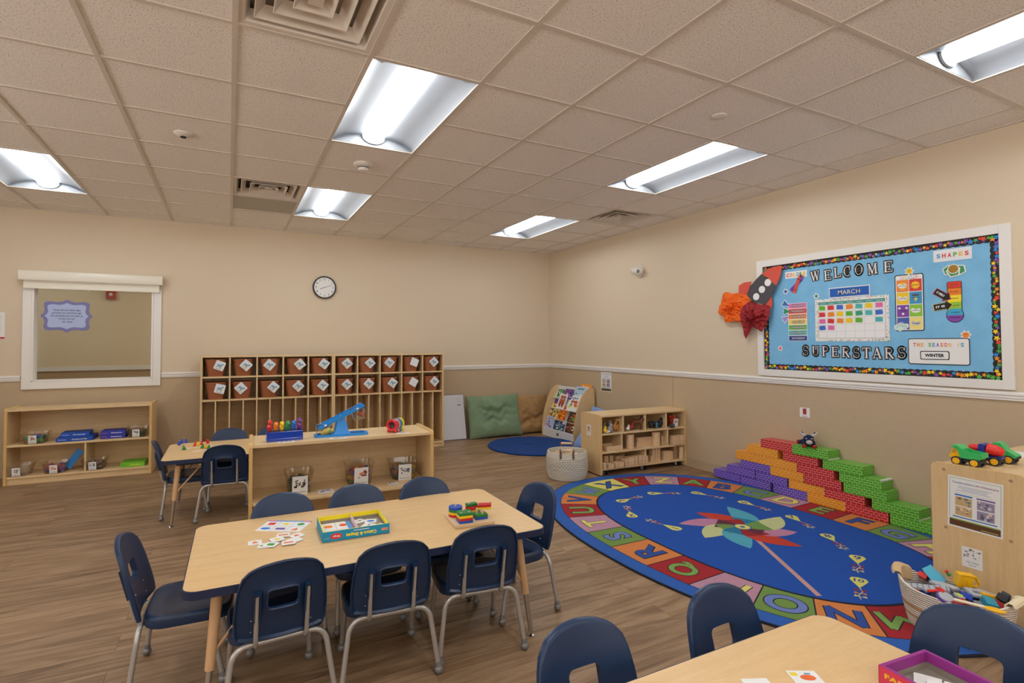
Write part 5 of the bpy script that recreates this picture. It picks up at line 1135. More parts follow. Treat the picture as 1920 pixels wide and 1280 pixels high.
for k, (x, y, a, lab) in enumerate(((.56,.0,.4,'white game card at the rear of the box tray'),(.61,-.03,-.3,'white game card with a blue spot in the box tray'),(.585,-.09,.9,'white game card at the front of the box tray'),(.625,-.125,.1,'white game card in the front right corner of the box tray'),(.565,-.14,-.5,'white game card by the divider at the front of the box tray'))):
    m = MB(); m.prism(rrect(.056,.056,.005,3), 0, .0014, paper, flat((120,120,126))); 
    if k == 1: m.disc(0,0,.018,.0017,flat((30,120,214)),18,.012)
    elif k % 2 == 0: m.rect(.005,0,.02,.008,.0017,flat(((60,60,66),(60,130,210),(240,190,40))[k//2]))
    tag(m.build('shape_card', None, (x,y,TZ+.0126+.0016*k), a, smooth=0), lab, 'game card', 'loose game cards inside the open box')
# wooden shape sorter
t = thing('peg_board', 'pale wooden peg board for stacking coloured shapes on the long table', 'toy', (1.055,-.205,TZ), -.10)
pw_ = mat('birch', (226,200,166), .5, kind='wood', rgb2=(212,182,146)); m = MB(); m.box((-.10,-.092,0),(.10,.092,.018), pw_); m.build('board', t, smooth=0, bevel=.003)
PM = Matrix.Translation((1.055,-.205,TZ)) @ Matrix.Rotation(-.10,4,'Z')
for (x, y, hh) in ((-.058,.045,.072),(-.062,-.062,.066),(-.022,-.062,.066),(-.042,-.026,.066),(.018,.060,.066),(.03,-.025,.066),(.052,-.045,.066),(.062,.045,.066),(.078,.03,.05)):
    m = MB(); m.cyl((x,y,.018),(x,y,hh),.0052,pw_,n=12); m.build('peg', t, smooth=40)
C4 = {'b':(24,80,180),'g':(24,120,60),'y':(240,204,20),'r':(196,26,36)}; CN = {'b':'blue','g':'green','y':'yellow','r':'red'}
def ringpiece(name, lab, x, y, z, outline, c, a=0, h=.0115):
    p = PM @ Vector((x,y,z)); m = MB(); m.prism(outline, .0002, h, mat('stain_%s' % c, C4[c], .4)); return tag(m.build(name, None, p, -.10+a, smooth=40, bevel=.001), lab, 'toy piece', 'coloured stacking pieces on the peg board')
cir = [(.034*math.cos(2*PI*k/32), .034*math.sin(2*PI*k/32)) for k in range(32)]
POSN = ('lowest','second up','third up','top')
for k, c in enumerate('rygb'): ringpiece('round_piece', '%s round wooden piece, %s of the round stack' % (CN[c],POSN[k]), -.058,.045,.0182+.0117*k, cir, c)
sq = rrect(.068,.060,.002,2)
for k, c in enumerate('bryg'): ringpiece('square_piece', '%s square wooden piece, %s of the front square stack' % (CN[c],POSN[k]), -.042,-.052,.0182+.0117*k, sq, c)
rc = rrect(.062,.046,.002,2)
for k, c in enumerate('bg'): ringpiece('rectangular_piece', '%s oblong wooden piece, %s of the low right stack' % (CN[c],('lower','upper')[k]), .045,-.035,.0182+.0117*k, rc, c)
for k, c in enumerate('byr'): ringpiece('rectangular_piece', '%s oblong wooden piece in the back right stack, %s' % (CN[c],('lowest','middle','upper')[k]), .035,.052,.0182+.0117*k, rc, c, .5)
ringpiece('rectangular_piece', 'green oblong wooden piece crowning the back right stack', .030,.060,.0182+.0117*3+.001, rrect(.056,.030,.002,2), 'g', .1)
for k, c in enumerate('yr'): ringpiece('slanted_piece', '%s slanted wooden piece tilted over the right edge, %s one' % (CN[c],('lower','upper')[k]), .085,.012,.047+.0117*k, [(-.04,-.016),(.026,-.022),(.038,.014),(-.026,.022)], c, -.1)
# ------------------------------------------------------------------ counters on the back table
for k, (x, y, c, n_) in enumerate(((336,834,(24,80,200),'largest blue'),(341,831,(24,80,200),'second blue'),(349,830,(24,80,200),'lone small blue'),(345,843,(30,140,60),'left green'),(365.6,836,(226,50,30),'left red'),(370,835.5,(246,200,20),'left yellow'),(378,833.5,(224,30,40),'middle red'),(389.5,831,(224,30,40),'right red'),(386,840,(246,200,20),'right yellow'),(379.7,840,(30,140,60),'middle green'),(391,841.5,(30,140,60),'right green'))):
    p = on_z(x,y,.5003); mt = mat('gloss_%d_%d_%d' % c, c, .15, coat=.5); m = MB(); m.ball((0,0,.012),.012,mt,10,8,(1.1,.8,1)); m.ball((.004,0,.028),.0085,mt,10,8); 
    for s in (-1,1): m.ball((.006,s*.008,.006),.006,mt,8,6); m.ball((-.008,s*.008,.006),.006,mt,8,6)
    tag(m.build('counting_bear', None, p, k*1.3), n_+' toy counter lying on the back table', 'toy counter', 'bright counters on the back table')
for k, (x, y, a) in enumerate(((357,839.5,.75),(398,834,.6),(377,844.5,.5))):
    p = on_z(x,y,.5003); m = MB(); m.box((-.06,-.010,.0001),(.06,.010,.0010), paper); m.rect(.02,0,.03,.012,.0012,flat((230,150,90))); tag(m.build('pattern_strip', None, p, a-.2, smooth=0), ('white pattern strip by the green counter','white pattern strip nearest the cubbies','short white pattern strip under the right counters')[k], 'card strip', 'white pattern strips on the back table')
# ------------------------------------------------------------------ front table
t = thing('game_box', 'open purple and red card game box on the front table', 'game box', (0,0,TZ))
a_, b_ = Vector((1.487,-1.821,0)), Vector((1.672,-1.839,0)); u = (a_-b_).normalized(); v = Vector((u.y,-u.x,0)); v = v if v.y < 0 else -v
wv, dv, h = (a_-b_).length, .30, .045; cen = b_+u*wv/2+v*dv/2; t.location = (cen.x,cen.y,TZ); t.rotation_euler = (0,0,math.atan2(-u.y,-u.x)); w = wv; d = dv
pu = flat((150,44,136)); rd_ = flat((214,58,92))
m = MB(); m.box((-w/2,-d/2,0),(w/2,d/2,.002), gi)
for k, (lo, hi) in enumerate((((-w/2,-d/2,0),(w/2,-d/2+.002,h)),((-w/2,d/2-.002,0),(w/2,d/2,h)),((-w/2,-d/2,0),(-w/2+.002,d/2,h)),((w/2-.002,-d/2,0),(w/2,d/2,h)))): m.box(lo,hi,rd_)
m.build('carton', t, smooth=0)
m = MB()
for lo, hi in (((-w/2+.002,-d/2+.002,.002),(w/2-.002,-d/2+.009,.0198)),((-w/2+.002,d/2-.009,.002),(w/2-.002,d/2-.002,.0198)),((-w/2+.002,-d/2+.009,.002),(-w/2+.009,d/2-.009,.0198)),((w/2-.009,-d/2+.009,.002),(w/2-.002,d/2-.009,.0198))): m.box(lo,hi,gi)
m.build('inner_wall', t, smooth=0)
m = MB(); e = .010
for lo, hi in (((-w/2+.001,-d/2+.001,.02),(w/2-.001,-d/2+e,h+.001)),((-w/2+.001,d/2-e,.02),(w/2-.001,d/2-.001,h+.001)),((-w/2+.001,-d/2+e,.02),(-w/2+e,d/2-e,h+.001)),((w/2-e,-d/2+e,.02),(w/2-.001,d/2-e,h+.001))): m.box(lo,hi,pu)
m.build('rim', t, smooth=0)
m = MB(); m.push(wallframe((-w/2-.0006,.03,h/2),(0,-1,0))); m.text('FARM',-.07,.004,1,0,flat((246,196,40)),width=.07,vs_=.016,off=.04); m.text('MATCHING',-.06,-.012,1,0,flat((246,196,40)),width=.06,vs_=.006,off=.03); m.build('lettering', t, smooth=0)
r = random.Random(12); FMt = Matrix.Translation(t.location) @ Matrix.Rotation(t.rotation_euler.z,4,'Z')
for k in range(9):
    x, y = r.uniform(-w*.16,w*.2), d*(.28-.07*k)+r.uniform(-.01,.01); p = FMt @ Vector((x,y,.006+.0042*k if k < 7 else .036+.002*(k-6)))
    m = MB(); m.prism([(-.045,-.03),(.02,-.03),(.03,-.036),(.034,-.026),(.05,-.028),(.046,.03),(-.01,.032),(-.014,.024),(-.045,.03)], 0, .0015, paper, flat((130,130,136)))
    nm = ('a green pepper picture','a yellow picture')[k % 2] if k in (2,3) else ''
    if k == 2: m.disc(0,0,.026,.0018,flat((60,140,70)),20,.011); m.disc(-.004,.004,.02,.0020,flat((44,70,50)),16,.006)
    elif k == 3: m.poly(star(0,0,.024,.2,.6,6),.0018,flat((240,206,40)))
    else: m.rect(.0,.0,.03,.012,.0018,flat(((80,80,84),(210,120,60),(90,150,190))[k % 3]))
    lab = 'white puzzle card with %s in the purple box' % nm if nm else 'white puzzle card numbered spot %s in the purple box' % ORD[k]
    if not nm: lab = 'white jagged puzzle card, %s from the far end inside the purple box' % ORD[k]
    tag(m.build('puzzle_card', None, p, r.uniform(-.5,.5)+.3, smooth=0), lab, 'puzzle card', 'puzzle cards in the purple box')
p = on_z(1510,1270,TZ); m = MB(); m.prism(rrect(.075,.055,.002,2),0,.0014,paper); m.disc(.006,-.002,.020,.0017,flat((232,110,50)),20,.012); m.rect(-.024,.012,.018,.014,.0017,flat((240,210,60))); m.rect(.012,.014,.016,.006,.0018,flat((90,150,200)))
tag(m.build('puzzle_card', None, p, rad(-28), smooth=0), 'single picture card with an orange shape lying on the front table', 'puzzle card')
p = on_z(1422,1284,TZ); m = MB(); m.prism(rrect(.07,.05,.002,2),0,.0014,paper); tag(m.build('puzzle_card', None, p, rad(-24), smooth=0), 'blank card at the very bottom edge of the front table', 'puzzle card')
# ------------------------------------------------------------------ block shelf contents
def BS(px, z, y=1.84): p = on_y(px, 800, y); return Vector((p.x, y-.036*(p.x-3.4066), z))
z3, z2, z1_ = .4355, .2455, .0755
def figure(name, label, px, z, parts, eyes=None, rz=0, vs=.0035, y=1.84, extra=()):
    t = thing(name, label, 'toy animal', BS(px,z,y), rz, None); m = MB()
    for q in parts:
        if q[0] == 'b': m.ball(q[1],q[2],q[3],12,8,q[4] if len(q) > 4 else (1,1,1))
        else: m.tube(q[1],q[2],q[3],8)
    voxel(m.build('body', t), vs, 3)
    for nm, q in extra:
        m = MB()
        if q[0] == 'b': m.ball(q[1],q[2],q[3],10,8,q[4] if len(q) > 4 else (1,1,1))
        else: m.tube(q[1],q[2],q[3],8)
        m.build(nm, t)
    return t
gr = flat((150,152,158)); wh = flat((226,224,220)); gd = flat((196,130,60)); bn = flat((112,66,36)); ylw = flat((236,206,40)); orr = flat((232,120,40)); drk = flat((40,42,50)); rdd = flat((176,56,40))
figure('toy_rabbit', 'grey toy rabbit with tall ears, front of the block shelf', 1143, z3, [('b',(0,0,.035),.032,gr,(1,.8,1.1)),('b',(.012,0,.078),.02,gr),('t',[(.006,.008,.09),(-.004,.010,.13)],[.006,.004],gr),('t',[(.012,-.008,.09),(.004,-.010,.13)],[.006,.004],gr),('b',(.02,.0,.012),.014,gr,(1.4,1.4,.8))], extra=[('muzzle',('b',(.028,-.004,.074),.009,wh)),('tail',('b',(-.034,0,.02),.012,wh))], y=1.80)
figure('toy_dog', 'golden brown toy dog sitting in the first cubby of the block shelf', 1152, z3, [('b',(-.006,0,.045),.028,gd,(1,.8,1.3)),('b',(.018,-.006,.122),.021,gd,(1.15,1,.95)),('t',[(0,0,.07),(.012,-.004,.11)],[.020,.014],gd),('t',[(.022,.014,.07),(.028,.014,.004)],[.010,.008],gd),('t',[(.022,-.014,.07),(.028,-.014,.004)],[.010,.008],gd),('b',(-.01,.02,.02),.02,gd,(1.3,1,1)),('t',[(.018,-.026,.13),(.014,-.03,.105)],[.008,.005],gd)], extra=[('muzzle',('b',(.044,-.014,.12),.011,wh))], y=1.85)
figure('toy_parrot', 'yellow and green toy parrot at the left of the block shelf', 1134, z3, [('b',(0,0,.03),.022,ylw,(1,.9,1.2)),('b',(.004,0,.062),.014,ylw)], extra=[('beak',('t',[(.014,0,.062),(.03,0,.056)],[.006,.002],orr)),('tail',('t',[(-.012,0,.02),(-.03,0,.006)],[.01,.004],flat((40,110,50)))),('wing',('b',(.012,-.014,.03),.014,orr,(.8,.5,1)))], y=1.795)
figure('toy_goose', 'grey and white toy goose behind the toy parrot', 1133, z3, [('b',(0,0,.04),.025,gr,(1.2,.8,.9)),('t',[(.006,0,.05),(-.004,0,.08),(.014,0,.098)],[.012,.009,.009],gr)], extra=[('beak',('t',[(.014,0,.098),(.03,0,.096)],[.005,.002],drk))], y=1.87)
figure('toy_cat', 'small white toy cat crouching before the grey rabbit', 1139, z3, [('b',(0,0,.014),.014,wh,(1.6,.9,.9)),('b',(.022,0,.022),.010,wh)], y=1.785)
figure('toy_horse', 'brown toy horse with a white blaze in the second cubby of the block shelf', 1197, z3, [('b',(-.03,0,.085),.036,bn,(1.6,.8,.85)),('t',[(.01,0,.09),(.036,-.004,.13)],[.026,.016],bn),('t',[(.032,-.004,.135),(.052,-.012,.112)],[.016,.010],bn),('t',[(.012,.014,.08),(.014,.014,.003)],[.013,.007],bn),('t',[(.012,-.014,.08),(.018,-.014,.003)],[.013,.007],bn),('t',[(-.072,.014,.08),(-.078,.014,.003)],[.014,.007],bn),('t',[(-.072,-.014,.08),(-.07,-.014,.003)],[.014,.007],bn),('t',[(-.085,0,.1),(-.10,0,.04)],[.008,.004],bn)], extra=[('blaze',('t',[(.042,-.014,.142),(.058,-.018,.112)],[.006,.007],wh)),('mane',('t',[(.03,.008,.152),(.012,.006,.125)],[.007,.008],drk))], rz=-.5, y=1.83)
figure('toy_hen', 'white toy hen in the second cubby of the block shelf', 1176, z3, [('b',(0,0,.03),.02,wh,(1.2,.8,1)),('b',(.008,0,.058),.011,wh)], extra=[('comb',('b',(.008,0,.069),.006,rdd,(1,.4,1)))], y=1.80)
figure('toy_rooster', 'red toy rooster beside the white hen', 1182, z3, [('b',(0,0,.035),.022,rdd,(1.1,.8,1)),('b',(.010,0,.068),.012,rdd),('t',[(-.014,0,.04),(-.03,0,.07)],[.012,.005],rdd)], extra=[('comb',('b',(.012,0,.081),.006,flat((220,40,40)),(1,.4,1)))], y=1.83)
figure('toy_gorilla', 'black toy gorilla in the third cubby of the block shelf', 1234, z3, [('b',(0,0,.05),.035,drk,(1,.8,1)),('b',(.01,-.006,.092),.02,drk),('t',[(.03,-.01,.06),(.038,-.014,.01)],[.014,.01],drk),('t',[(-.03,-.01,.06),(-.036,-.014,.01)],[.014,.01],drk),('b',(0,.01,.015),.024,drk,(1.2,1,.7))], y=1.85)
figure('toy_bear', 'dark grey toy bear on all fours in the third cubby', 1220, z3, [('b',(0,0,.05),.03,drk,(1.5,.8,.9)),('b',(-.045,0,.058),.018,drk),('t',[(-.025,.012,.04),(-.026,.012,.004)],[.012,.010],drk),('t',[(-.025,-.012,.04),(-.026,-.012,.004)],[.012,.010],drk),('t',[(.03,.012,.04),(.032,.012,.004)],[.012,.010],drk),('t',[(.03,-.012,.04),(.032,-.012,.004)],[.012,.010],drk)], y=1.86)
figure('toy_chick', 'tiny orange headed toy figure between the dark toy animals', 1228, z3, [('b',(0,0,.020),.016,flat((70,130,150)),(1,.9,1.2)),('b',(0,0,.050),.016,orr)], y=1.80)
clear_bin('clear bin of red and orange toys at the right of the block shelf top row', Vector((4.452,1.845,z3)), -.03, .13,.16,.105, [(190,80,60),(160,120,100)], [(226,60,40),(246,150,40),(240,120,30),(200,40,40)], 'red and orange toys heaped in the block shelf bin', 31, 'Figures', .085, 'clear plastic sorting bins')
m = MB(); m.box((-.022,-.018,0),(.022,.018,.045), mat('smoke_plastic',(74,76,84),.3)); tag(m.build('small_crate', None, BS(1256,z3,1.765), 0, smooth=0, bevel=.004), 'small dark grey box in the top right cubby of the block shelf', 'box')
UB = [ # px0, px1, height, depth, kind, shelf z, y, label
 (1128,1158,.052,.16,'box',z2,1.87,'wide flat wooden box'),(1173,1185,.150,.07,'cyl',z2,1.83,'tall left wooden cylinder'),(1220,1232,.150,.07,'cyl',z2,1.83,'tall right wooden cylinder'),
 (1187,1218,.024,.07,'box',z2,1.88,'lowest long plank'),(1187,1218,.024,.07,'box',z2+.0245,1.88,'second long plank'),(1188,1218,.024,.07,'box',z2+.049,1.88,'third long plank'),(1188,1217,.024,.07,'box',z2+.0735,1.88,'top long plank'),(1232.5,1236,.09,.06,'box',z2,1.88,'narrow block behind the right cylinder')]
for k in range(5): UB.append((1254.5+5.8*k,1259.7+5.8*k,.098,.07,'box',z2,1.80,'%s upright block in the right middle cubby' % ORD[k]))
L3 = [(1127.5,1131,.06),(1135,1145.5,.045),(1148,1153,.05),(1153.5,1163,.05),(1166,1170,.075),(1170.5,1182,.085),(1183,1188,.09),(1190,1195.5,.09),(1196,1201,.09),(1201.5,1206.5,.085)]
for k, (a_, b_, h_) in enumerate(L3): UB.append((a_,b_,h_,.09,'box',z1_,1.82 if k > 4 else 1.80,'%s block from the left in the bottom left bay' % ORD[k]))
for k, (a_, b_, h_) in enumerate(((1128,1136,.10),(1138,1144.5,.10),(1150,1165,.085))): UB.append((a_,b_,h_,.07,'box',z1_,1.93,'%s block of the rear row in the bottom left bay' % ORD[k]))
for k, (a_, b_, h_) in enumerate(((1213.5,1216,.06),(1216.3,1220.5,.14),(1221,1225.5,.14),(1226,1230.5,.14))): UB.append((a_,b_,h_,.06,'box',z1_,1.85,'%s upright plank in the bottom right bay' % ORD[k]))
UB += [(1236,1248,.10,.08,'box',z1_,1.85,'thick square block in the bottom right bay'),(1248.5,1253.5,.09,.06,'box',z1_,1.86,'thin block beside the thick square one'),(1255,1262,.14,.06,'box',z1_,1.90,'tall block at the back of the bottom right bay'),(1268,1278,.135,.06,'cyl',z1_,1.80,'wooden cylinder at the right end of the bottom bay')]
for (a_, b_, h_, d_, kd, z, y, lab) in UB:
    pa, pb = BS(a_,z,y), BS(b_,z,y); pb.x = min(pb.x, 4.543); pa.x = min(pa.x, pb.x-.014); c = (pa+pb)/2; wv = abs(pb.x-pa.x)*.96; m = MB()
    if kd == 'cyl': m.lathe([(wv/2,.0003),(wv/2,h_)], wood_raw, 24)
    elif 'flat wooden box' in lab:
        m.box((-wv/2,-d_/2,.0003),(wv/2,d_/2,.008), wood_raw)
        for lo, hi in (((-wv/2,-d_/2,.008),(wv/2,-d_/2+.01,h_)),((-wv/2,d_/2-.01,.008),(wv/2,d_/2,h_)),((-wv/2,-d_/2+.01,.008),(-wv/2+.01,d_/2-.01,h_)),((wv/2-.01,-d_/2+.01,.008),(wv/2,d_/2-.01,h_))): m.box(lo,hi,wood_raw)
    else: m.box((-wv/2,-d_/2,.0003),(wv/2,d_/2,h_), wood_raw)
    tag(m.build('wooden_block', None, c, -.03, smooth=40, bevel=.0015), (lab if 'block' in lab or 'box' in lab or 'cylinder' in lab else lab)+(' on the block shelf' if 'shelf' not in lab else ''), 'wooden block', 'unit blocks on the block shelf')
for k, (px, z) in enumerate(((1145,z2),(1208,z2),(1157,z1_),(1244,z1_),(1190,z3))):
    m = MB(); m.box((-.045,-.012,.0001),(.045,.012,.0012), paper); m.rect(0,0,.06,.008,.0014,flat((190,170,160))); p = BS(px,z,1.795); tag(m.build('label_card', None, p, -.036, smooth=0), ('white label strip before the flat wooden box','white label strip before the long planks','white label strip in the bottom left bay','white label strip in the bottom right bay','white label strip before the toy horse')[k], 'label card', 'label strips on the block shelf')
# ------------------------------------------------------------------ cream rope basket
rope = mat('rope_cream', (232,224,210), .85, kind='rope', rgb2=(216,206,190))
t = thing('rope_basket', 'round cream rope basket with wooden handles beside the block shelf', 'basket', (3.10,1.935,0))
m = MB(); m.lathe([(.175,.001),(.19,.004),(.205,.05),(.218,.12),(.215,.19),(.200,.265),(.197,.272),(.190,.272),(.188,.262),(.205,.18),(.205,.1),(.18,.012)], rope, 64); m.build('body', t, smooth=60)
m = MB(); dk = flat((80,68,60))
for q in range(7):
    z = .105+.018*q; rr = .2185 if z < .15 else .2185-.04*(z-.15)
    for k in range(40):
        a = 2*PI*(k+.5*(q % 2))/40; m.push(Matrix.Rotation(a,4,'Z') @ Matrix.Translation((rr,0,z))); m.box((-.001,-.008,-.0015),(.0015,.008,.0015), dk); m.pop()
o = m.build('stitching', t, smooth=0); o['kind'] = 'stuff'; o['label'] = 'rows of dark stitches'
for s in (-1,1):
    M2 = Matrix.Rotation(rad(-34),4,'Z') @ Matrix.Translation((0,s*.195,.285))
    h_ = MB(); h_.push(M2); h_.cyl((-.06,0,.022),(.06,0,.022),.012,pw_,n=14); hd_ = h_.build('handle', t)
    for q in (-1,1): h_ = MB(); h_.push(M2); h_.box((q*.062-.011,-.007,-.065),(q*.062+.011,.007,.035), mat('leather_brown',(104,84,68),.6)); h_.build('leather_tab', hd_, smooth=0, bevel=.003)
for k, (x, y, z, a, e, lab) in enumerate(((3.12,1.86,.235,.3,.4,'wooden wedge block on top in the rope basket'),(3.16,1.97,.235,1.2,.2,'wooden block at the back of the rope basket'),(3.03,1.95,.22,.8,-.3,'wooden block at the left in the rope basket'),(3.08,2.03,.215,2.2,.3,'wooden block leaning in the far side of the rope basket'))):
    m = MB(); 
    if k == 0: m.prism([(-.05,-.03),(.05,-.03),(-.05,.045)], -.022,.022, wood_raw)
    else: m.box((-.055,-.03,-.022),(.055,.03,.022), wood_raw)
    o = m.build('wooden_block', None, (x,y,z), a, smooth=0, bevel=.002); o.rotation_euler = (e,-e,a); tag(o, lab, 'wooden block', 'wooden blocks in the rope basket')
m = MB(); m.lathe([(.18,.02),(.19,.10),(.18,.19),(.12,.20),(.02,.205)], wood_raw, 24); 
# ------------------------------------------------------------------ book display in the corner
DX, DY0, DY1, DH = 4.19, 3.35, 4.18, .745
t = thing('book_display', 'maple book display rack with curved sides and white base in the corner', 'book rack', (DX,DY0,0))
prof = [(0,0),(0,.10)]+[(.30*((k/14)**1.5), .10+(DH-.10)*math.sin(PI/2*k/14)**.93) for k in range(1,15)]+[(.33,DH),(.345,DH-.02),(.35,DH-.2),(.35,0)]
for y in (0, DY1-DY0-.02):
    m = MB(); m.push(Matrix(((1,0,0,0),(0,0,-1,y+.02),(0,1,0,0),(0,0,0,1)))); m.prism(prof, 0, .02, mapleV, mapleE); m.build('side_panel', t, smooth=40)
WY = DY1-DY0
m = MB(); m.box((.004,.02,.004),(.016,WY-.02,.125), cloth_w); m.build('base_board', t, smooth=0, bevel=.002)
m = MB(); m.push(wallframe((.003,WY*.50,.065),(0,-1,0))); m.poly([(-.03,.02),(.03,.02),(.02,-.02),(-.02,-.02)],0,flat((70,70,74))); m.text('WOOD',0,.006,1,.0004,paper,width=.036,vs_=.009); m.build('maker_mark', t, smooth=0)
def fx(z): # face curve of the rack
    return .02+.27*(max(0,(z-.10))/(DH-.10))**1.25
lev = [.118,.262,.41,.555,.70]
for k in range(4):
    m = MB(); z = lev[k]; x = fx(z); m.box((x-.004,.02,z-.006),(x+.05,WY-.02,z), cloth_w);
    m.ring([[(x+.03,y,z),(fx(lev[k+1])+.04,y,lev[k+1])] for y in (.02,WY-.02)], cloth_w, False); m.build('shelf_tier', t, smooth=0)
m = MB(); m.box((.285,.02,.60),(.31,WY-.02,.73), cloth_w); m.box((.335,.02,.004),(.345,WY-.02,DH-.05), mapleV); m.build('back_panel', t, smooth=0)
def bk_px(X, Y): return (1010+X/9.85, 710+Y/9.85)
BOOKS = [ # X0,Y0,X1,Y1, level, base colour, patch palette, text, description
 (122,680,270,905,0,(176,190,226),[(220,60,80),(240,240,240),(90,110,170)],'FIRST SNOW','pale blue book, leftmost on the lowest tier'),
 (272,720,415,860,0,(40,66,110),[(200,200,210),(90,150,160)],'HANDS','navy book in the rear of the lowest tier'),
 (262,840,500,985,0,(34,84,120),[(230,230,220),(80,140,90)],'Curious','teal book with white lettering on the lowest tier'),
 (420,765,505,870,0,(226,214,220),[(60,120,190),(220,80,90)],'','small pale book standing behind the teal book'),
 (505,790,712,1040,0,(60,42,36),[(232,110,40),(240,220,210),(120,70,50)],'Turtle','dark brown book with orange title, rightmost on the lowest tier'),
 (188,440,355,690,1,(224,206,110),[(120,80,60),(70,100,120),(200,80,60)],'Stone','yellow book, leftmost on the second tier'),
 (350,475,500,735,1,(226,110,20),[(190,30,20),(250,190,30),(60,40,30)],'FIRE','orange and red flame book on the second tier'),
 (520,560,742,820,1,(70,52,36),[(210,90,30),(160,120,60),(120,160,90)],'Forest','dark wood coloured book on the second tier'),
 (715,505,815,690,1,(180,90,70),[(240,230,230),(120,50,40)],'','reddish book partly hidden by the rack side, second tier'),
 (278,350,345,440,2,(80,60,130),[(200,60,70)],'','small violet book at the left of the third tier'),
 (338,262,480,480,2,(236,232,230),[(170,60,24),(150,44,16),(190,80,40)],'SHOES','white book with two red brown shoes on the third tier'),
 (492,290,745,555,2,(238,236,232),[(226,90,24),(220,214,60),(150,60,30),(90,140,60)],'WILD','white book titled WILD in blue letters on the third tier'),
 (690,470,830,570,2,(70,170,226),[(200,90,70),(240,240,240)],'','light blue book at the right of the third tier'),
 (765,290,870,510,2,(50,150,220),[(70,50,40),(160,110,80)],'','bright blue book beside the right rack side'),
 (350,180,460,270,3,(40,120,50),[(230,230,220)],'DOT','green book, leftmost on the top tier'),
 (474,175,622,300,3,(70,66,150),[(220,80,110),(230,200,210)],'BIG','violet book with pink lettering on the top tier'),
 (625,125,862,305,3,(180,206,230),[(60,110,60),(110,70,50),(230,236,240)],'MAGIC','pale sky blue book on the top tier'),
 (866,92,1060,310,3,(240,150,40),[(236,232,230),(170,70,40),(200,60,40)],'Sun','orange book standing tallest at the right of the top tier')]
for k, (X0,Y0,X1,Y1,lv,c,pal,tx,desc) in enumerate(BOOKS):
    r = random.Random(40+k); xf = DX+fx(lev[lv]+.06)+.002
    back = desc.startswith(('navy','small pale','small violet','light blue','bright blue','orange book st'))
    xf += .012 if back else .0
    pa = on_x(*bk_px(X0,(Y0+Y1)/2), xf); pb = on_x(*bk_px(X1,(Y0+Y1)/2), xf); pt = on_x(*bk_px((X0+X1)/2,Y0), xf+.02)
    w = min(abs(pa.y-pb.y), .25); zb_ = lev[lv]+.002; h = min(max(pt.z-zb_, .10), .26); yc = min(max((pa.y+pb.y)/2, DY0+.022+w/2), DY1-.022-w/2)
    tl = rad(24 if lv else 17); X_ = DX+fx(lev[lv])+(.014 if back else .002)+.0012*(k % 3)
    t = thing('picture_book', desc, 'book', (X_+.003,yc,zb_), 0, 'picture books on the display rack', (0,tl,0))
    m = MB(); m.box((0,-w/2,0),(.005,w/2,h), paper); m.build('pages', t, smooth=0)
    m = MB(); m.box((-.0012,-w/2-.001,0),(-.0001,w/2+.001,h+.001), flat(c)); m.push(wallframe((-.0014,0,h/2),(0,-1,0)))
    if desc.startswith('white book with two'):
        for s in (-1,1): m.disc(s*w*.17,-.0,w*.17,.0002,flat((160,56,20)),20,h*.40); m.disc(s*w*.17,h*.1,w*.11,.0004,flat((200,100,50)),16,h*.2)
    else:
        for q in range(16): m.rect(r.uniform(-.36,.36)*w, r.uniform(-.42,.18)*h, w*r.uniform(.08,.26), h*r.uniform(.05,.16), .0002+.00002*q, flat(r.choice(pal)), r.uniform(-.5,.5))
    if tx: m.text(tx, 0, h*.34, 1, .0008, flat((40,100,190)) if tx == 'WILD' else flat(pal[0]), width=w*.62, vs_=h*.14, off=.05)
    m.build('cover', t, smooth=0)
# ------------------------------------------------------------------ floor cushions and leaning board
def cushion(name, label, loc, rot, w, h, th, mt, seed):
    t = thing(name, label, 'cushion', loc, 0, None, rot); N = 44; r = random.Random(seed); ws = [(r.uniform(.25,.75), r.uniform(-.5,.5), r.uniform(6,15), r.uniform(.010,.022)) for _ in range(9)]
    m = MB()
    def P(i, j, s):
        u, v = i/N*2-1, j/N*2-1; e = max(0,(1-abs(u)**2.6))*max(0,(1-abs(v)**2.6)); z = th/2*e**.42
        pin = 1-.07*(abs(u)**2*(1-abs(v)**3)*0+ (1-abs(u)**6)*0); x = u*w/2*(1-.055*(1-v*v)); y = v*h/2*(1-.055*(1-u*u))
        wr = 0
        for (c, sl, k, a) in ws:
            d = (v*.5+.5-c)-sl*u*.35+.04*math.sin(k*u); wr += a*math.exp(-(d*16)**2)*(-1 if s > 0 else -.5)*math.cos(u*1.4)
        wr += .003*math.sin(u*21+v*6)*math.sin(v*17-u*4)
        return (x, y, s*z+wr*e)
    fr = [[P(i,j,1) for i in range(N+1)] for j in range(N+1)]; bk_ = [[P(i,j,-1) for i in range(N+1)] for j in range(N+1)]
    vs = [p for row in fr for p in row]+[p for row in bk_ for p in row]; fs = []; o = (N+1)**2
    for j in range(N):
        for i in range(N):
            a = j*(N+1)+i; fs.append((a,a+1,a+N+2,a+N+1)); fs.append((o+a,o+a+N+1,o+a+N+2,o+a+1))
    m.add(vs, fs, mt); b_ = m.build('cover', t, smooth=80); wd_ = b_.modifiers.new('w','WELD'); wd_.merge_threshold = .0005
    return t
sage = mat('cushion_sage', (126,150,116), .8, kind='fabric', rgb2=(114,138,104), bump=.15); tanc = mat('cushion_tan', (176,138,88), .8, kind='fabric', rgb2=(160,122,74), bump=.15); sky2 = mat('cushion_sky', (130,164,222), .8, kind='fabric', rgb2=(116,150,212)); nv2 = mat('cushion_navy', (62,80,132), .8, kind='fabric', rgb2=(50,66,116))
cushion('floor_cushion', 'large sage green floor cushion leaning against the back wall', (3.49,4.375,.305), (rad(76),rad(-1),rad(-2)), .86, .63, .20, sage, 3)
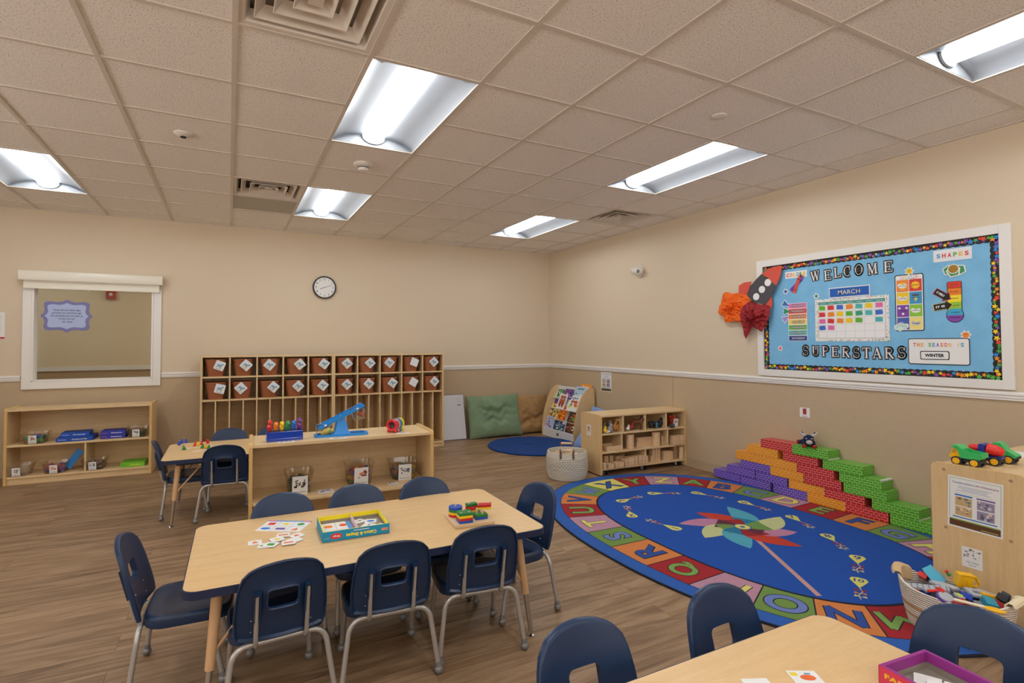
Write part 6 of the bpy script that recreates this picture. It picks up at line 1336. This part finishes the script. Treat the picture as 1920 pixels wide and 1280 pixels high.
cushion('floor_cushion', 'tan floor cushion slumped in the corner behind the green one', (4.12,4.42,.29), (rad(80),0,rad(4)), .72, .60, .18, tanc, 8)
cushion('floor_cushion', 'light blue floor cushion leaning on the wall behind the block shelf', (4.41,3.00,.25), (rad(78),rad(3),rad(-90)), .62, .50, .17, sky2, 5)
cushion('floor_cushion', 'navy floor cushion behind the right end of the block shelf', (4.39,2.56,.275), (rad(80),rad(-12),rad(-90)), .46, .52, .13, nv2, 6)
cushion('floor_cushion', 'light blue floor cushion on the floor between book rack and block shelf', (4.16,2.93,.135), (rad(50),0,rad(-88)), .50, .36, .15, sky2, 15)
t = thing('leaning_board', 'thin white boxed board marked PSA leaning by the cubbies', 'board', (2.86,4.40,0), 0, None, (rad(-12),0,0))
m = MB(); m.box((-.19,-.012,.002),(.19,.012,.64), mat('board_white',(216,218,224),.4)); m.build('carton', t, smooth=0, bevel=.002)
m = MB(); m.push(wallframe((.115,-.0128,.49),(1,0,0))); m.text('PSA',0,0,1,0,flat((60,60,66)),width=.052,vs_=.026,off=.04); m.line([(.022,.095),(-.022,.095),(-.022,.05),(.022,.05)],.0025,0,flat((120,120,126))); m.build('print', t, smooth=0)
m = MB(); m.box((-.191,-.0125,.638),(.191,.0125,.643), flat((80,90,130))); m.box((-.191,-.0125,.0),(.191,.0125,.005), flat((70,76,110))); m.build('edge_tape', t, smooth=0)
# ------------------------------------------------------------------ toy trucks
def truck(label, loc, rz, bodyfn):
    t = thing('toy_truck', label, 'toy truck', loc, rz, 'plastic toy trucks on the cabinet'); m = MB(); m.box((-.024,-.062,.020),(.024,.062,.036), flat((44,44,48))); m.build('chassis', t, smooth=0, bevel=.003)
    for y in (-.040,.034):
        for s in (-1,1):
            m = MB(); m.cyl((s*.020,y,.0225),(s*.040,y,.0225),.0225,flat((40,40,44)),n=24); W_ = m.build('wheel', t, smooth=40, bevel=.002)
            m = MB(); m.cyl((s*.040,y,.0225),(s*.0415,y,.0225),.0155,flat((246,190,20)),n=20)
            for q in range(5): a = 2*PI*q/5; m.box((min(s*.0413,s*.0425),y+.009*math.cos(a)-.002,.0225+.009*math.sin(a)-.002),(max(s*.0413,s*.0425),y+.009*math.cos(a)+.002,.0225+.009*math.sin(a)+.002), flat((214,150,20)))
            m.build('hubcap', W_, smooth=40)
    bodyfn(t)
ty = mat('toy_yellow',(244,186,20),.3); tg_ = mat('toy_green',(58,190,106),.3); tb = mat('toy_blue',(40,52,150),.3); tr_ = mat('toy_red',(224,40,34),.3)
def extr(m, pts, x0, x1, mt): m.push(Matrix(((0,0,1,0),(1,0,0,0),(0,1,0,0),(0,0,0,1)))); m.prism(pts, x0, x1, mt); m.pop()
def b_dump(t):
    m = MB(); extr(m, [(.022,.036),(.066,.036),(.066,.050),(.058,.056),(.052,.084),(.030,.090),(.022,.086)], -.033, .033, ty); m.build('cab', t, smooth=0, bevel=.003)
    m = MB(); extr(m, [(.036,.060),(.054,.060),(.050,.080),(.036,.082)], -.0335, .0335, flat((200,150,60))); m.build('window', t, smooth=0)
    m = MB()
    for x0, x1 in ((-.040,-.036),(.036,.040)): extr(m, [(-.068,.052),(-.050,.040),(.016,.040),(.026,.078),(.052,.094),(.056,.098),(.030,.100),(.012,.088),(-.006,.078),(-.070,.072)], x0, x1, tg_)
    m.box((-.037,-.060,.040),(.037,.018,.046), tg_); m.box((-.037,-.070,.050),(.037,-.064,.074), tg_, Matrix.Rotation(-.2,4,'X')); extr(m, [(.014,.044),(.024,.078),(.054,.096),(.056,.099),(.030,.102),(.008,.086),(.006,.044)], -.037, .037, tg_); m.build('dump_bed', t, smooth=0, bevel=.001)
def b_mixer(t):
    m = MB(); extr(m, [(-.064,.036),(.066,.036),(.066,.046),(-.064,.046)], -.030, .030, tb); extr(m, [(.000,.046),(.026,.046),(.024,.104),(.010,.106),(.000,.100)], -.036, .036, tb); m.build('cab', t, smooth=0, bevel=.003)
    m = MB(); m.push(Matrix.Translation((0,-.022,.076)) @ Matrix.Rotation(PI/2+.15,4,'X')); m.lathe([(.014,-.028),(.030,-.018),(.030,.014),(.018,.044),(.012,.046)], tr_, 20); m.pop(); m.build('drum', t, smooth=50)
    m = MB(); m.ball((0,.046,.078), .024, tr_, 16, 10, (1.1,1.3,.8)); m.build('hood', t)
def b_green(t):
    m = MB(); extr(m, [(-.070,.034),(.05,.036),(.05,.046),(.02,.104),(-.006,.106),(-.030,.070),(-.062,.052),(-.072,.044)], -.034, .034, tg_); m.build('cab', t, smooth=0, bevel=.004)
    m = MB(); m.box((-.026,-.074,.030),(.026,-.066,.042), flat((44,44,48))); m.build('bumper', t, smooth=0, bevel=.002)
truck('toy dump truck with green bed and yellow cab, front one on the cabinet', (3.405,-1.262,.7362), 0, b_dump)
truck('toy cement mixer, blue with a red drum, in the middle of the three trucks', (3.535,-1.292,.7362), .05, b_mixer)
truck('green toy truck with sloping hood, rearmost of the three trucks', (3.655,-1.305,.7362), .05, b_green)
m = MB(); m.box((-.10,-.075,.0002),(.10,.075,.0014), paper); m.rect(.02,-.02,.05,.02,.0016,flat((60,80,150))); tag(m.build('paper_sheet', None, (4.00,-1.28,.7362), .3, smooth=0), 'white sheet of paper lying on top of the right cabinet', 'paper')
# ------------------------------------------------------------------ boat shaped rope basket with toys
t = thing('rope_basket', 'boat shaped cream rope basket with tan stripes full of plastic toys', 'basket', (3.035,-1.345,.0118), rad(-82))
def boat(f, z, lift=0):
    o = []
    for i in range(56):
        a = 2*PI*i/56; c, s = math.cos(a), math.sin(a); r = (abs(c)**1.9+abs(s)**2.1)**(-.5); x = c*r*.222*f[0]; y = s*r*.150*f[1]; o.append((x, y, z+lift*abs(c)**5))
    return o
r2 = mat('rope_white', (232,225,212), .85, kind='rope', rgb2=(216,207,192)); r3 = mat('rope_tan', (204,166,120), .85, kind='rope', rgb2=(186,148,102))
def tier(z): f = z/.19; return (.80+.20*f**.9, .80+.20*f**.6)
m = MB(); zs = [(0,.001,r2),(0,.02,r2),(0,.055,r3),(0,.07,r2),(0,.095,r3),(0,.115,r2),(0,.15,r2),(0,.175,r2),(0,.19,r2)]
prev = boat((.76,.76), .001); m.ring([prev], r2, True, True, False)
zz = [.001,.012,.05,.064,.092,.110,.14,.165,.188]; mm = [r2,r2,r3,r2,r3,r2,r2,r2]
lo = [boat(tier(z), z, .05*max(0,(z/.188))**3) for z in zz]
for k in range(8): m.ring([lo[k],lo[k+1]], mm[k])
m.ring([lo[0]], r2, True, True, False)
ins = [boat((tier(z)[0]-.035,tier(z)[1]-.05), z+.002, .05*(z/.188)**3) for z in (.188,.12,.05,.008)]
m.ring([lo[8]]+ins, r2, True, False, True); m.build('body', t, smooth=60)
for s in (-1,1):
    hm = mat('canvas_tan',(206,176,132),.8) if s < 0 else mat('canvas_cream',(228,214,180),.8); m = MB(); top = lo[8]; n_ = len(top); idx = [(i % n_) for i in range(-4,5)] if s > 0 else [(n_//2+i) for i in range(-4,5)]; L = []
    for i in idx:
        x, y, z = top[i]; ln = math.hypot(x,y); ux, uy = x/ln, y/ln
        L.append([(x-ux*.022,y-uy*.022,z-.055),(x-ux*.018,y-uy*.018,z+.006),(x-ux*.004,y-uy*.004,z+.016),(x+ux*.016,y+uy*.016,z+.014),(x+ux*.022,y+uy*.022,z+.002),(x+ux*.016,y+uy*.016,z+.004),(x+ux*.010,y+uy*.010,z+.016),(x-ux*.002,y-uy*.002,z+.016),(x-ux*.012,y-uy*.012,z+.002),(x-ux*.017,y-uy*.017,z-.055)])
    m.ring(L, hm, True, True, True); m.build('handle', t, smooth=45)
BM = Matrix.Translation((3.035,-1.345,.0118)) @ Matrix.Rotation(rad(-82),4,'Z')
m = MB(); rndbits(m, 60, ((-.10,-.055,.035),(.10,.055,.09)), [(60,60,66),(90,94,100),(150,154,160)], .04, random.Random(7), 'b'); rndbits(m, 110, ((-.145,-.085,.10),(.145,.085,.165)), [(60,60,66),(90,94,100),(150,154,160),(196,40,40),(40,70,170)], .045, random.Random(77), 'b'); tag(m.build('toy_heap', None, BM.translation, rad(-82), smooth=0), 'dark jumble of track pieces and toys filling the boat basket', 'small toys', None, 'stuff')
tgy = mat('toy_grey',(176,180,188),.4); tcy = mat('toy_cyan',(84,190,226),.35)
def bt(name, label, x, y, z, rot, fn, cat='toy piece'):
    m = MB(); fn(m); p = on_z(x, y, z) if x > 10 else BM @ Vector((x,y,z)); o = m.build(name, None, p, 0, smooth=35, bevel=.0015); o.rotation_euler = tuple(rad(a) for a in rot); tag(o, label, cat, 'plastic toys in the boat basket')
ring_ = lambda m, R1, R0, a0, a1, z, mt: m.ring([[(r_*math.cos(rad(a0+(a1-a0)*k/14)), r_*math.sin(rad(a0+(a1-a0)*k/14)), zz_) for r_, zz_ in ((R0,0),(R1,0),(R1,z),(R0,z))] for k in range(15)], mt, True, True, True)
bt('toy_scoop','big yellow toy scoop head standing up out of the boat basket', 1809,1087,.24,(8,6,-38), lambda m: (m.push(Matrix.Scale(.68,4)), m.box((-.048,-.028,-.045),(.040,-.020,.045),ty), m.box((-.048,.022,-.045),(.040,.030,.045),ty), m.box((-.048,-.028,.037),(.046,.030,.045),ty), m.box((-.052,-.028,-.045),(-.044,.030,.045),ty), [m.box((-.036+.018*k,-.032,-.04),(-.029+.018*k,-.028,.018),ty) for k in range(4)], m.tube([(.040,0,.040),(.058,0,.036),(.088,0,-.006),(.086,0,-.024),(.040,0,-.040)],.009,ty,8)), 'toy')
bt('toy_prism','light blue toy wedge sticking up at the far side of the boat basket', 1755,1080,.215,(50,10,20), lambda m: m.prism([(-.055,-.03),(.065,-.03),(-.045,.055)],-.022,.022,tcy))
bt('toy_prism','small cyan toy block at the right of the boat basket', 1856,1131,.20,(12,-8,35), lambda m: m.box((-.035,-.022,-.014),(.035,.022,.014),mat('toy_teal',(24,146,176),.35)))
bt('toy_block','red toy block at the left end of the boat basket', 1732,1080,.205,(20,30,15), lambda m: (m.box((-.03,-.018,-.012),(.03,.018,.012),tr_), [m.cyl((-.02+.02*k,0,.012),(-.02+.02*k,0,.017),.006,tr_) for k in range(3)]))
bt('toy_track','long grey forked toy track piece on the left of the boat basket', 1737,1101,.205,(8,-6,-58), lambda m: (m.box((-.085,-.018,-.006),(.085,.018,.006),tgy), m.box((-.02,-.016,-.005),(.085,.014,.0062),tgy,Matrix.Rotation(.5,4,'Z')), [m.box((-.08+.022*k,-.019,.006),(-.076+.022*k,.019,.008),flat((120,124,132))) for k in range(8)]))
bt('toy_track','grey curved toy track piece in the middle of the boat basket', 1773,1108,.205,(5,4,-30), lambda m: ring_(m,.075,.040,10,110,.012,tgy))
bt('toy_track','light grey slotted toy part right of the yellow scoop', 1836,1113,.205,(15,10,-30), lambda m: (m.box((-.05,-.028,-.006),(.05,.028,.006),tgy), m.box((-.03,-.008,.006),(-.002,.008,.0075),flat((110,112,120))), m.box((.008,-.008,.006),(.034,.008,.0075),flat((110,112,120)))))
bt('toy_hook','red toy hook lying on the grey track in the boat basket', 1760,1107,.222,(5,0,-25), lambda m: (m.box((-.05,-.007,-.004),(.012,.007,.004),tr_), ring_(m,.022,.010,-100,80,.008,tr_)))
bt('toy_disc','grey and purple toy wheel at the near side of the boat basket', 1773,1121,.205,(20,-10,0), lambda m: (m.lathe([(.034,-.010),(.036,-.004),(.036,.004),(.034,.008)],mat('toy_purple',(84,60,150),.35),24), m.lathe([(.030,.008),(.026,.012)],tgy,24)))
bt('toy_disc','small lime and grey toy disc below the yellow scoop', 1799,1117,.205,(15,10,0), lambda m: (m.lathe([(.022,-.005),(.022,.004)],tgy,20), m.lathe([(.014,.004),(.012,.008)],flat((200,220,40)),18)))
bt('toy_brick','blue toy brick under the yellow scoop', 1811,1116,.20,(10,15,30), lambda m: m.box((-.03,-.02,-.012),(.03,.02,.012),mat('toy_blue2',(24,70,190),.35)))
bt('toy_brick','yellow toy bar near the far rim of the boat basket', 1857,1117,.205,(5,12,-50), lambda m: m.box((-.035,-.009,-.006),(.035,.009,.006),ty))
bt('toy_shovel','toy shovel with a cream handle and yellow blade on the near rim', 1835,1135,.215,(0,3,-62), lambda m: (m.cyl((-.085,0,0),(.02,0,0),.0065,flat((236,226,196))), m.ball((.052,0,0),.03,ty,16,10,(1.3,.8,.22))))
bt('toy_figure','black toy vehicle part at the right end of the boat basket', 1882,1123,.205,(20,30,10), lambda m: (m.box((-.03,-.02,-.014),(.03,.02,.014),flat((36,36,40))), m.box((-.022,-.014,.014),(.022,.014,.03),flat((60,62,68)))))
bt('toy_brick','dark red toy brick at the near side of the boat basket', 1800,1131,.198,(8,-8,-20), lambda m: m.box((-.032,-.016,-.010),(.032,.016,.010),mat('toy_dark_red',(176,24,28),.35)))
bt('toy_figure','tiny red and green toy figure at the far rim of the boat basket', 1779,1076,.215,(0,0,0), lambda m: (m.ball((0,0,0),.010,flat((60,160,60)),10,8), m.ball((-.006,.006,.012),.008,tr_,10,8)))
# ================================================================== camera and view
cam = bpy.data.cameras.new('camera'); co = bpy.data.objects.new('camera', cam); COL.objects.link(co); S.camera = co
cam.sensor_width = 36; cam.lens = 36*CF/1920; cam.shift_x = (960-PX)/1920; cam.shift_y = -(640-PY)/1920; cam.clip_start = .05
co.matrix_world = Matrix(((RT.x,UP.x,-FW.x,CAM.x),(RT.y,UP.y,-FW.y,CAM.y),(RT.z,UP.z,-FW.z,CAM.z),(0,0,0,1)))
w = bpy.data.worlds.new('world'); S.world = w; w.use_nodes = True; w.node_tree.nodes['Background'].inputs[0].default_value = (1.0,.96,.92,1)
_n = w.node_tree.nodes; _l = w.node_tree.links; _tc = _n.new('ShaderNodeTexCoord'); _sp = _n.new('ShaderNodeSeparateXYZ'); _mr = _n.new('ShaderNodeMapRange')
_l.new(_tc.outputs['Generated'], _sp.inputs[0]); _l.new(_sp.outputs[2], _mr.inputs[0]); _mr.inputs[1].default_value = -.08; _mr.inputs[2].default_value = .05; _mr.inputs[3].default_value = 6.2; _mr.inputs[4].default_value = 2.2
_l.new(_mr.outputs[0], _n['Background'].inputs[1])   # added upward light: brighter below the horizon to lift the ceiling, dimmer above
S.view_settings.view_transform = 'Standard'; S.view_settings.look = 'None'; S.view_settings.gamma = 1; S.view_settings.use_curve_mapping = False
S.view_settings.exposure = 0.22
